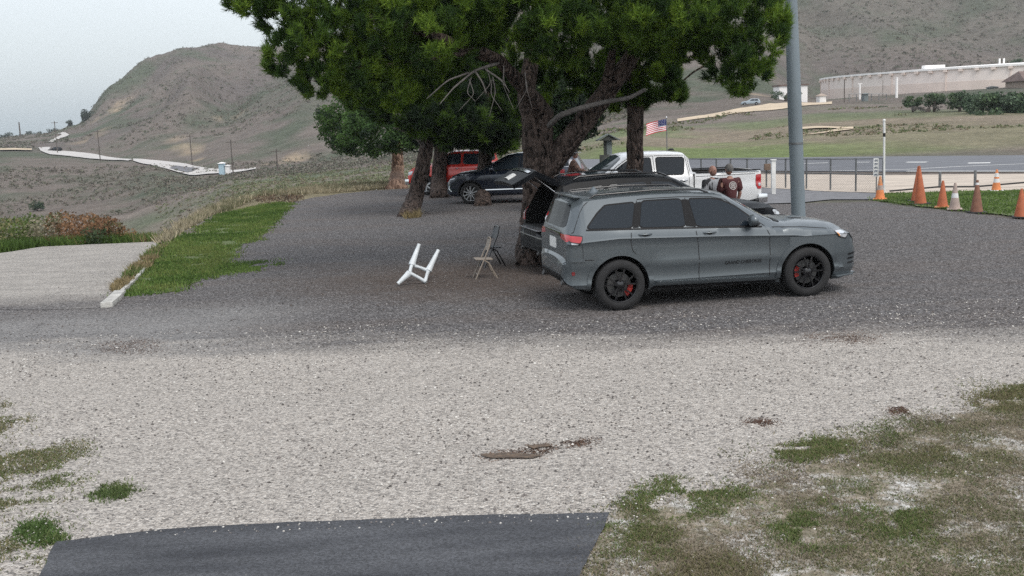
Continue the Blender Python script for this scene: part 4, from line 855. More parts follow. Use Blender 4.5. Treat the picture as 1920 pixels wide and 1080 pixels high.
    def line(s, name, pts, wd, m, ax='y', sg=-1, off=.002, thick=.006, parent=None, both=False):
        if both: s.line(name, pts, wd, m, ax, -sg, off, thick, parent)
        Q = []
        for i in range(len(pts)-1):
            a, b = np.array(pts[i]), np.array(pts[i+1]); k = max(1, int(np.linalg.norm(b-a)/.05))
            Q += [a+(b-a)*j/k for j in range(k)]
        Q.append(np.array(pts[-1])); V = []; Fc = []
        for i, q in enumerate(Q):
            t = Q[min(i+1, len(Q)-1)]-Q[max(i-1, 0)]; n = np.array([-t[1], t[0]])/max(np.linalg.norm(t), 1e-6)*wd/2
            for u, o_ in ((q+n, -thick), (q+n, off), (q-n, off), (q-n, -thick)):
                p, d = s.project(u[0], u[1], ax, sg, o_); V.append(p)
        for i in range(len(Q)-1):
            for k in range(3): Fc.append((4*i+k, 4*i+k+1, 4*i+k+5, 4*i+k+4))
        return obj(name, V, Fc, m, parent or s.root)
    def wheels(s, xs, z, R, rr, wd, track, style, rimm, caliper=None, nsp=5):
        proto = None
        for x in xs:
            for sg in (-1, 1):
                if proto is None:
                    mb = MB(); mb.lathe([(rr*.97, -.02), (rr, -.005), (rr*.95, .0), (rr*.93, .03), (rr*.88, wd*.8), (rr*.8, wd*.8), (rr*.84, .03)], 40, (0, 0, 0), 'y', caps=False)
                    mb.lathe([(0.001, .0), (.05, .004), (.075, .02), (.085, .05), (.001, .05)], 20, (0, 0, 0), 'y')
                    wh = mb.build('wheel', rimm, s.root, 40)
                    t = MB(); h = wd; t.lathe([(rr*.985, -.008), (rr*1.03, -.018), (rr+.45*(R-rr), -.022), (R*.965, -.006), (R*.99, .012), (R, .035), (R, h-.035), (R*.985, h-.008), (R*.93, h+.01), (rr, h), (rr*.95, h*.9)], 56, (0, 0, 0), 'y', caps=False)
                    t.build('tyre', m_rub, wh, 50)
                    sp = MB()
                    for k in range(nsp):
                        a0 = 2*math.pi*k/nsp+math.pi/2
                        if style == 'split':
                            for da in (-.21, .21):
                                p0 = (math.cos(a0+da*.4)*.05, math.sin(a0+da*.4)*.05); p1 = (math.cos(a0+da*1.25)*rr*.95, math.sin(a0+da*1.25)*rr*.95)
                                c = ((p0[0]+p1[0])/2, .018, (p0[1]+p1[1])/2); L = math.hypot(p1[0]-p0[0], p1[1]-p0[1])
                                sp.box(c, (L, .026, .024), 0, -math.atan2(p1[1]-p0[1], p1[0]-p0[0]))
                        elif style == 'wide':
                            c = (math.cos(a0)*rr*.52, .016, math.sin(a0)*rr*.52); sp.box(c, (rr*.88, .035, .075), 0, -a0)
                        else:
                            c = (math.cos(a0)*rr*.52, .016, math.sin(a0)*rr*.52); sp.box(c, (rr*.88, .028, .036), 0, -a0)
                    sp.build('rim', rimm, wh)
                    dmb = MB(); dmb.lathe([(.08, .10), (rr*.72, .10), (rr*.72, .125), (.08, .125)], 32, (0, 0, 0), 'y', True); dmb.build('brake_disc', m_disc, wh, 30)
                    MB().lathe([(0.001, .13), (rr*.86, .13)], 24, (0, 0, 0), 'y').build('backing_plate', m_well, wh)
                    proto = wh; o = wh
                else:
                    o = proto.copy(); COL.objects.link(o); o.parent = s.root
                    for ch in [q for q in bpy.data.objects if q.parent == proto and not q.name.startswith('brake_cal')]:
                        c = ch.copy(); COL.objects.link(c); c.parent = o
                o.location = (x, sg*track, z); o.rotation_euler = (0, 0, 0 if sg < 0 else math.pi)
                if caliper:
                    v = MB(); ca = caliper[0] if x == xs[0] else caliper[1]; a = ca
                    for q in np.linspace(-.42, .42, 7):
                        aa = a+q; v.box((math.cos(aa)*rr*.66*1, .085, math.sin(aa)*rr*.66), (rr*.27, .06, rr*.14), 0, -aa)
                    cc = v.build('brake_caliper', m_cal, o, 30)
                    if sg > 0: cc.scale = (-1, 1, 1)
    def place(s, loc, yaw, scale=1):
        s.root.location = [float(v) for v in loc]; s.root.rotation_euler = (0, 0, yaw); s.root.scale = (scale,)*3
def ringpoly(x, z, r0, r1, a0, a1, n=18):
    o = [(x+r1*math.cos(t), z+r1*math.sin(t)) for t in np.linspace(a0, a1, n)]
    return o+[(x+r0*math.cos(t), z+r0*math.sin(t)) for t in np.linspace(a1, a0, n)]
def chaik(P, k=1, w=.2):
    for _ in range(k):
        Q = []
        for i in range(len(P)):
            a, b = np.array(P[i]), np.array(P[(i+1) % len(P)]); Q += [tuple(a*(1-w)+b*w), tuple(a*w+b*(1-w))]
        P = Q
    return P
def grow(P, d):
    c = np.mean(np.array(P), 0); out = []
    n = len(P); A = sum(P[i][0]*P[(i+1) % n][1]-P[(i+1) % n][0]*P[i][1] for i in range(n)); sgn = 1 if A > 0 else -1
    for i in range(n):
        a, b, e = np.array(P[i-1]), np.array(P[i]), np.array(P[(i+1) % n]); d1 = (b-a)/max(np.linalg.norm(b-a), 1e-6); d2 = (e-b)/max(np.linalg.norm(e-b), 1e-6)
        n1 = np.array([d1[1], -d1[0]])*sgn; n2 = np.array([d2[1], -d2[0]])*sgn; m = n1+n2; m = m/max(np.linalg.norm(m), .3); out.append(tuple(b+m*d))
    return out
def window(c, poly, name='window', both=True, frame=.022, m=None, sg=-1, ax='y', fm=None):
    P = chaik(poly, 2, .07)
    for q in ((sg, -sg) if both else (sg,)):
        fr = c.drape(name, grow(P, frame), fm or m_blk, ax, q, .003, .012)
        c.drape('pane', P, m or m_glass, ax, q, .007, .012, parent=fr)
def mirror(c, x, y, z, m, sz=1.0, arm=.12):
    for sg in (-1, 1):
        mb = MB(); mb.ball((x, sg*(y+arm), z), (.075*sz, .125*sz, .095*sz), 16, 10); o = mb.build('mirror', m, c.root, 60)
        MB().ball((x+.01, sg*(y+arm-.01), z-.035*sz), (.07*sz, .115*sz, .075*sz), 12, 8).build('mirror_base', m_blk, o, 60)
        MB().tube([(x+.02, sg*(y-.04), z-.08*sz), (x+.01, sg*(y+arm*.7), z-.06*sz)], .025, 8).build('mirror_arm', m_blk, o, 60)
def handle(c, x, z, m, L=.20):
    for sg in (-1, 1):
        p, d = c.project(x, z, 'y', sg, .012)
        mb = MB(); mb.tube([(x-L/2, p.y-sg*.02, z), (x-L/2+.03, p.y+sg*.012, z), (x+L/2-.03, p.y+sg*.012, z), (x+L/2, p.y-sg*.02, z)], .016, 8, .9)
        h = mb.build('door_handle', m, c.root, 60); MB().ball((x, p.y-sg*.012, z-.012), (.05, .012, .03), 10, 6).build('handle_cup', m_seam, h, 60)

# ---- grey SUV
JA, JB = g(1165, 582.5), g(1515.5, 556); JW = np.linalg.norm(JB-JA); JY = math.atan2(JB[1]-JA[1], JB[0]-JA[0])
def grey_suv():
    P = paint('grey_car_paint', (.100, .117, .128), .5, .34, .5)
    c = Car('grey_suv', 'slate grey SUV with black wheels, nearest the camera and parked across the gravel'); c.hw = .97
    S = dict(w=[(-1.18, .66), (-1.15, .76), (-1.08, .84), (-.95, .905), (-.7, .95), (-.2, .965), (.6, .965), (2.6, .965), (3.1, .96), (3.45, .945), (3.65, .90), (3.78, .84), (3.86, .74), (3.885, .64)],
             tc=[(-1.18, .66), (-1.165, .80), (-1.09, .84), (-1.075, 1.17), (-1.06, 1.24), (-.93, 1.42), (-.78, 1.66), (-.5, 1.715), (0, 1.745), (.6, 1.76), (1.2, 1.745), (1.6, 1.71), (1.8, 1.67), (2.2, 1.45), (2.62, 1.215), (2.75, 1.19), (3.1, 1.18), (3.4, 1.155), (3.6, 1.115), (3.72, 1.05), (3.79, .95), (3.84, .80), (3.885, .60)],
             te=[(-1.18, .62), (-1.165, .75), (-1.09, .80), (-1.075, 1.12), (-1.0, 1.20), (-.86, 1.30), (-.62, 1.56), (-.5, 1.655), (0, 1.69), (.6, 1.705), (1.2, 1.69), (1.6, 1.645), (1.72, 1.61), (2.0, 1.41), (2.38, 1.155), (2.5, 1.125), (3.1, 1.11), (3.45, 1.08), (3.6, 1.05), (3.72, .985), (3.79, .88), (3.84, .74), (3.885, .55)],
             tw=[(-1.18, .5), (-1.075, .80), (-.86, .80), (-.6, .78), (0, .78), (1.2, .78), (1.6, .765), (1.75, .765), (2.0, .80), (2.38, .86), (2.6, .84), (3.1, .78), (3.5, .72), (3.75, .6), (3.885, .4)],
             ub=[(-1.18, .52), (-1.1, .44), (-.9, .36), (-.4, .30), (.5, .27), (2.6, .24), (3.6, .22), (3.80, .27), (3.885, .34)],
             rows=[(.36, .045), (.42, .02), (.50, .035), (.62, [(.4, .03), (.7, .020), (2.3, .020), (2.6, .01)]), (.675, [(.3, .02), (.7, .004), (2.35, .004), (2.6, .01)]), (.735, [(.3, .012), (.7, .016), (2.35, .016), (2.6, .01)]), (.95, [(.3, .012), (.7, .018), (2.35, .018), (2.6, .012)]),
                   ([(-.9, 1.0), (0, 1.065), (1.7, 1.005), (2.8, .95), (3.8, .8)], .010), ([(-.9, 1.04), (0, 1.09), (1.7, 1.03), (2.8, .975), (3.8, .84)], -.004), ([(-.9, 1.08), (0, 1.12), (1.7, 1.06), (2.8, 1.0), (3.8, .86)], .008),
                   ([(-.9, 1.14), (0, 1.20), (1.7, 1.14), (2.4, 1.07), (3.4, 1.0), (3.8, .88)], .020), ([(-.9, 1.19), (-.4, 1.235), (.4, 1.222), (1.2, 1.19), (2.2, 1.135), (3.4, 1.02), (3.8, .9)], .042)])
    c.body(S, P); zr, zf = .38, .38
    c.arch(0, zr, .462); c.arch(JW, zf, .462)
    m = MB(); m.box((3.87, 0, .40), (.10, .9, .12)); c.cutter(m)
    c.finish()
    for x in (0, JW):
        for sg in (-1, 1): c.drape('wheel_arch_trim', ringpoly(x, .38, .455, .525, -.12, math.pi+.12, 26), P, 'y', sg, .018, .05, .05)
    qw = [(-.48, 1.262), (-.30, 1.47), (-.17, 1.577), (.285, 1.600), (.20, 1.240)]
    rd = [(.40, 1.612), (1.02, 1.612), (1.045, 1.215), (.33, 1.236)]
    fw = [(1.145, 1.606), (1.50, 1.592), (1.66, 1.562), (1.88, 1.46), (2.28, 1.158), (1.225, 1.200)]
    for p in (qw, rd, fw): window(c, p, 'side_window')
    for sg in (-1, 1):
        c.drape('pillar_trim', [(1.035, 1.612), (1.13, 1.608), (1.21, 1.198), (1.06, 1.212)], m_blk, 'y', sg, .005, .01)
        c.drape('pillar_trim', [(.30, 1.60), (.385, 1.612), (.31, 1.236), (.22, 1.236)], m_blk, 'y', sg, .0055, .01)
    for pts in ([(.325, 1.63), (.25, 1.42), (.19, 1.226), (.175, 1.03), (.20, .90), (.30, .79)], [(1.085, 1.63), (1.13, 1.42), (1.195, 1.19), (1.235, .95), (1.25, .7), (1.246, .36)], [(2.33, 1.13), (2.39, 1.01), (2.40, .7), (2.392, .36)],
                [(.33, 1.645), (.5, 1.652), (1.0, 1.652), (1.5, 1.628), (1.74, 1.57), (2.02, 1.37), (2.33, 1.145)], [(.55, .385), (2.42, .345)], [(2.45, 1.118), (3.0, 1.085), (3.48, 1.03)], [(-.42, 1.66), (-.62, 1.50), (-.86, 1.215), (-.93, 1.20)], [(-.64, 1.03), (-.62, .80), (-.40, .79)]):
        c.line('panel_gap', pts, .011, m_seam, both=True)
    for sg in (-1, 1):
        c.line('chrome_strip' if 0 else 'belt_moulding', [(-.50, 1.243), (.2, 1.222), (1.2, 1.185), (2.28, 1.14)], .018, m_blk, sg=sg, off=.012)
        t = c.drape('tail_light', chaik([(-1.06, 1.19), (-.62, 1.165), (-.625, 1.10), (-.71, 1.02), (-.97, 1.045), (-1.06, 1.10)], 1, .12), m_gblk, 'y', sg, .006, .03, .04)
        c.drape('red_lens', chaik([(sg*.40, 1.17), (sg*.86, 1.18), (sg*.86, 1.07), (sg*.55, 1.10)], 1, .1), m_red, 'x', -1, .012, .02, .04, parent=t)
        c.drape('red_lens', chaik([(-1.04, 1.172), (-.65, 1.15), (-.655, 1.112), (-.72, 1.058), (-.96, 1.075), (-1.04, 1.11)], 1, .12), m_red, 'y', sg, .013, .012, .04, parent=t)
        c.drape('reversing_lens', [(-.97, 1.060), (-.76, 1.045), (-.78, 1.03), (-.95, 1.035)], m_lamp, 'y', sg, .012, .012, .04, parent=t)
        h = c.drape('headlight', chaik([(3.47, 1.02), (3.66, 1.01), (3.71, .94), (3.66, .86), (3.54, .90)], 1, .1), m_gblk, 'y', sg, .006, .02, .03)
        c.drape('lens', chaik([(3.50, 1.0), (3.65, .995), (3.69, .935), (3.65, .88), (3.56, .915)], 1, .15), m_lamp, 'y', sg, .012, .01, .03, parent=h)
        c.drape('turn_signal', [(3.515, .985), (3.535, .985), (3.57, .92), (3.55, .92)], m_amb, 'y', sg, .013, .01, .03, parent=h)
        c.drape('rear_reflector', chaik([(-.96, .625), (-.87, .625), (-.87, .57), (-.96, .57)], 1), m_dred, 'y', sg, .008, .01, .03)
        c.drape('bumper_ledge', [(-1.02, .83), (-.60, .805), (-.58, .775), (-1.02, .775)], P, 'y', sg, .022, .03, .05)
        c.drape('side_sill', [(.52, .345), (2.53, .305), (2.45, .355), (.6, .395)], P, 'y', sg, .03, .05, .06)
        c.drape('sill_skirt', [(.50, .285), (2.55, .245), (2.55, .29), (.50, .33)], m_blk, 'y', sg, .004, .02, .06)
    # rear face
    c.drape('rear_window', chaik([(-.66, 1.26), (.66, 1.26), (.58, 1.62), (-.58, 1.62)], 2, .1), m_rgl, 'x', -1, .008, .02, .05)
    c.drape('licence_plate', [(-.2, .92), (.2, .92), (.2, 1.08), (-.2, 1.08)], m_plate, 'x', -1, .02, .02)
    c.drape('tailgate_bar', [(-.5, 1.13), (.5, 1.13), (.5, 1.19), (-.5, 1.19)], m_gblk, 'x', -1, .03, .03)
    c.drape('rear_diffuser', [(-.7, .44), (.7, .44), (.62, .56), (-.62, .56)], m_blk, 'x', -1, .02, .03)
    for sg in (-1, 1): MB().lathe([(.05, 0), (.055, .01), (.055, .16), (.045, .16), (.045, .01)], 20, (-1.17, sg*.62, .45), 'x', True).build('exhaust_tip', m_exh, c.root, 40)
    sp = MB(); sp.box((-.50, 0, 1.705), (.40, 1.22, .03), 0, .05); bevel(sp.build('rear_spoiler', P, c.root), .012)
    # front
    c.drape('windscreen', chaik([(1.83, -.60), (2.14, -.70), (2.50, -.76), (2.60, -.45), (2.64, 0), (2.60, .45), (2.50, .76), (2.14, .70), (1.83, .60), (1.80, 0)], 1, .1), m_wglass, 'z', 1, .006, .02, .08)
    c.drape('grille', chaik([(-.62, .80), (.62, .80), (.66, .90), (-.66, .90)], 1, .1), m_gblk, 'x', 1, .008, .02)
    c.drape('lower_intake', [(-.45, .38), (.45, .38), (.5, .56), (-.5, .56)], m_blk, 'x', 1, .006, .02)
    c.drape('wiper_cowl', [(2.56, -.72), (2.66, -.70), (2.72, 0), (2.66, .70), (2.56, .72), (2.63, 0)], m_blk, 'z', 1, .010, .02)
    for sg in (-1, 1): c.drape('bonnet_vent', chaik([(3.0, sg*.26), (3.22, sg*.22), (3.22, sg*.34), (3.02, sg*.40)], 1), m_blk, 'z', 1, .006, .01)
    for k in range(3): 
        for sg in (-1, 1): c.drape('bumper_fin', [(3.70, .46+.07*k), (3.83, .47+.07*k), (3.83, .495+.07*k), (3.72, .49+.07*k)], m_blk, 'y', sg, .006, .02, .03)
    lp = MB(); lp.box((3.80, 0, .285), (.20, 1.3, .03)); bevel(lp.build('front_splitter', P, c.root), .01)
    for sg in (-1, 1):
        L = MB(); L.box((3.64, sg*.82, .285), (.34, .12, .03), -sg*.5); bevel(L.build('splitter_end', P, c.root), .01)
        z0 = 1.715; MB().tube([(-.38, sg*.70, z0-.03), (-.30, sg*.70, z0+.02), (.6, sg*.70, z0+.05), (1.35, sg*.70, z0+.025), (1.50, sg*.69, z0-.03)], .016, 8).build('roof_rail', m_gblk, c.root, 60)
    MB().lathe([(0.001, .1), (.02, .085), (.05, .05), (.09, .01), (.1, 0)], 16, (-.12, 0, 1.725)).build('roof_antenna', P, c.root, 60)
    mirror(c, 2.08, .955, 1.25, P, 1.0, .09)
    handle(c, .40, 1.13, P); handle(c, 1.42, 1.10, P)
    c.wheels((0, JW), .385, .385, .262, .26, .955, 'split', m_brim, (R_(-28), R_(172)))
    # lettering on the front door
    cu = bpy.data.curves.new('t', 'FONT'); cu.body = 'GRAND CHEROKEE'; cu.size = .078; cu.extrude = .003; to = bpy.data.objects.new('t', cu); COL.objects.link(to)
    bpy.context.view_layer.update(); me = bpy.data.meshes.new_from_object(to.evaluated_get(bpy.context.evaluated_depsgraph_get())); bpy.data.objects.remove(to)
    o = link('door_lettering', me, m_seam, c.root); wtx = max(v.co.x for v in me.vertices)
    for v in me.vertices:
        x = 1.66+v.co.x*.60/wtx; z = .592+v.co.y; p, d = c.project(x, z, 'y', -1, .0045+v.co.z*.3); v.co = (x, p.y, z)
    def rmp(o):
        if o.name.startswith('wheel') and not o.name.startswith('wheel_arch'): return
        if o.type == 'MESH':
            for v in o.data.vertices:
                if v.co.x < -.5: v.co.x = -.5+(v.co.x+.5)*.50
                elif v.co.x > 3.5: v.co.x = 3.5+(v.co.x-3.5)*1.2
        for q in [k for k in bpy.data.objects if k.parent == o]: rmp(q)
    rmp(c.root)
    c.place(JA-np.array([-math.sin(JY), math.cos(JY), 0])*-.955, JY)
    return c
grey_suv()

# ---- black SUV with its tailgate up
def black_suv():
    P = mat('black_car_paint', (.005, .006, .008), .42, spec=.16)
    c = Car('black_suv', 'black SUV with its tailgate raised, beyond the grey SUV'); c.hw = 1.0; W = 3.02
    S = dict(w=[(-1.12, .72), (-1.08, .86), (-.95, .95), (-.6, .99), (0, 1.0), (3.0, 1.0), (3.4, .96), (3.7, .86), (3.86, .7), (3.92, .5)],
             tc=[(-1.12, .60), (-1.10, .80), (-1.0, .84), (-.985, 1.12), (-.85, 1.45), (-.72, 1.70), (-.4, 1.76), (.4, 1.80), (1.2, 1.78), (1.6, 1.73), (2.2, 1.42), (2.6, 1.22), (2.8, 1.19), (3.3, 1.15), (3.6, 1.09), (3.75, 1.0), (3.85, .82), (3.92, .6)],
             te=[(-1.12, .56), (-1.10, .74), (-1.0, .80), (-.985, 1.08), (-.80, 1.35), (-.62, 1.64), (-.4, 1.70), (.4, 1.74), (1.2, 1.72), (1.5, 1.68), (2.0, 1.40), (2.35, 1.16), (2.6, 1.12), (3.3, 1.08), (3.6, 1.02), (3.75, .92), (3.85, .75), (3.92, .55)],
             tw=[(-1.12, .5), (-.985, .78), (-.8, .72), (-.5, .69), (1.5, .68), (2.0, .76), (2.35, .85), (3.2, .82), (3.6, .72), (3.92, .4)],
             ub=[(-1.12, .44), (-.9, .34), (-.4, .28), (3.5, .26), (3.92, .34)],
             rows=[(.36, .03), (.5, .02), (.75, .0), (.98, .01), (1.04, .0), ([(-.9, 1.1), (.4, 1.16), (2.3, 1.08), (3.4, 1.0)], .03), ([(-.9, 1.16), (.4, 1.22), (2.3, 1.14), (3.4, 1.03)], .07)])
    c.body(S, P); c.arch(0, .38, .46); c.arch(W, .38, .46)
    q = MB(); vs = []
    for x in (-1.3, -.2): vs += [(x, -.74, .86), (x, .74, .86), (x, .60, 1.66), (x, -.60, 1.66)]
    q.add(vs, [(0, 1, 2, 3), (7, 6, 5, 4), (0, 4, 5, 1), (1, 5, 6, 2), (2, 6, 7, 3), (3, 7, 4, 0)]); c.cutter(q); c.boxes.append((-.95, -.19, .80, .85, 1.665))
    c.finish()
    window(c, [(-.68, 1.27), (-.5, 1.56), (.15, 1.63), (.1, 1.27)], 'side_window'); window(c, [(.25, 1.63), (1.0, 1.65), (1.05, 1.25), (.2, 1.27)], 'side_window'); window(c, [(1.1, 1.65), (1.5, 1.62), (1.9, 1.40), (2.25, 1.18), (1.15, 1.24)], 'side_window')
    c.drape('windscreen', chaik([(1.75, -.60), (2.2, -.74), (2.48, -.78), (2.6, 0), (2.48, .78), (2.2, .74), (1.75, .60), (1.70, 0)], 1, .1), m_wglass, 'z', 1, .006, .02, .08)
    for pts in ([(.2, 1.66), (.12, 1.25), (.15, .9), (.3, .8)], [(1.08, 1.68), (1.12, 1.25), (1.15, .36)], [(2.3, 1.12), (2.35, 1.0), (2.35, .36)], [(2.4, 1.10), (3.5, 1.0)]): c.line('panel_gap', pts, .01, m_seam, both=True)
    for sg in (-1, 1):
        t = c.drape('tail_light', chaik([(-.93, 1.19), (-.68, 1.19), (-.70, 1.13), (-.84, 1.11), (-.87, .94), (-.95, .94)], 1, .1), m_red, 'y', sg, .010, .03, .04)
        c.drape('inner_lens', [(sg*.75, .94), (sg*.90, .94), (sg*.86, 1.20), (sg*.74, 1.20)], m_red, 'x', -1, .012, .02, .04, parent=t)
        c.drape('reversing_lens', [(sg*.765, .97), (sg*.80, .97), (sg*.80, 1.13), (sg*.765, 1.13)], m_lamp, 'x', -1, .02, .02, .04, parent=t)
        c.drape('headlight', chaik([(3.5, 1.0), (3.72, .96), (3.78, .88), (3.6, .86)], 1), m_lamp, 'y', sg, .01, .02, .03)
        MB().tube([(-.4, sg*.64, 1.75), (-.3, sg*.64, 1.80), (.6, sg*.65, 1.835), (1.3, sg*.64, 1.80), (1.45, sg*.63, 1.74)], .018, 8).build('roof_rail', m_gblk, c.root, 60)
        MB().tube([(-.70, sg*.60, 1.50), (-1.15, sg*.58, 1.86)], .012, 8).build('gas_strut', m_chr, c.root, 60)
        c.drape('wheel_arch_trim', ringpoly(0, .38, .455, .52, 0, math.pi), m_blk, 'y', sg, .012, .04, .05); c.drape('wheel_arch_trim', ringpoly(W, .38, .455, .52, 0, math.pi), m_blk, 'y', sg, .012, .04, .05)
        MB().lathe([(.05, 0), (.055, .01), (.055, .14), (.045, .14), (.045, .01)], 18, (-1.13, sg*.6, .42), 'x', True).build('exhaust_tip', m_exh, c.root, 40)
    b = MB(); b.box((-1.06, 0, .83), (.16, 1.3, .02)); bevel(b.build('bumper_step', mat('brushed_scuff_plate', (.35, .36, .38), .3, .8), c.root), .005)
    for z in (.70, .56, .47): c.line('bumper_groove', [(-.85, z), (.85, z)], .018, m_alu if z == .70 else m_seam, 'x', -1, .006)
    # bonnet bulge lines
    for y in (-.42, .42): c.line('bonnet_crease', [(2.7, y), (3.2, y*.9), (3.62, y*.75)], .014, m_seam, 'z', 1, .003)
    # tailgate: bent panel, hinge at roof edge
    hx, hz = -.66, 1.745; A1 = R_(154); A2 = R_(208)
    q1 = (hx+.56*math.cos(A1), hz+.56*math.sin(A1)); q2 = (q1[0]+.50*math.cos(A2), q1[1]+.50*math.sin(A2))
    def slab(prof, ys, th, name, m, par):
        # prof: list of (x,z) along the panel; ys: half widths
        V = []; Fc = []
        for i, (x, z) in enumerate(prof):
            d = np.array(prof[min(i+1, len(prof)-1)])-np.array(prof[max(i-1, 0)]); n = np.array([-d[1], d[0]])/np.linalg.norm(d)*th
            for sgn in (0, 1):
                for k in np.linspace(-1, 1, 7): V.append((x-n[0]*sgn, k*ys[i], z-n[1]*sgn-.03*k*k))
        for i in range(len(prof)-1):
            a = i*14
            for k in range(6): Fc += [(a+k, a+k+1, a+k+15, a+k+14), (a+7+k+1, a+7+k, a+21+k, a+21+k+1)]
            Fc += [(a, a+14, a+21, a+7), (a+6, a+13, a+27, a+20)]
        e = (len(prof)-1)*14
        for k in range(6): Fc += [(k+1, k, k+7, k+8), (e+k, e+k+1, e+k+8, e+k+7)]
        return obj(name, V, Fc, m, par, 45)
    ln = lambda a, b, t: (a[0]+(b[0]-a[0])*t, a[1]+(b[1]-a[1])*t)
    tg = slab([(hx, hz), ln((hx, hz), q1, .5), ln((hx, hz), q1, .9), q1, ln(q1, q2, .12), ln(q1, q2, .5), ln(q1, q2, .92), q2], [.66, .70, .76, .79, .80, .80, .78, .74], -.09, 'tailgate', P, c.root)
    tg['label'] = 'raised black tailgate'
    up = lambda p, d=.012: (p[0], p[1]+d)
    slab([up(ln((hx, hz), q1, .12)), up(ln((hx, hz), q1, .88))], [.58, .66], .004, 'tailgate_window', m_glass, tg)
    slab([(lambda p: (p[0]-.02, p[1]+.012))(ln(q1, q2, t)) for t in (.45, .80)], [.22, .22], .004, 'licence_plate', m_plate, tg)  # plate kept pale, its white also paints reflections on the raised tailgate
    slab([(lambda p: (p[0]-.02, p[1]+.014))(ln(q1, q2, t)) for t in (.10, .22)], [.7, .7], .004, 'chrome_bar', m_chr, tg)
    mirror(c, 2.05, 1.0, 1.24, P, 1.0)
    c.wheels((0, W), .385, .385, .26, .25, .99, 'wide', m_alu, None)
    return c
bs = black_suv(); bo = g(1013, 522); byaw = R_(13.5)
bs.place(bo+np.array([math.cos(byaw), math.sin(byaw), 0])*1.2+np.array([-math.sin(byaw), math.cos(byaw), 0])*1.0, byaw)

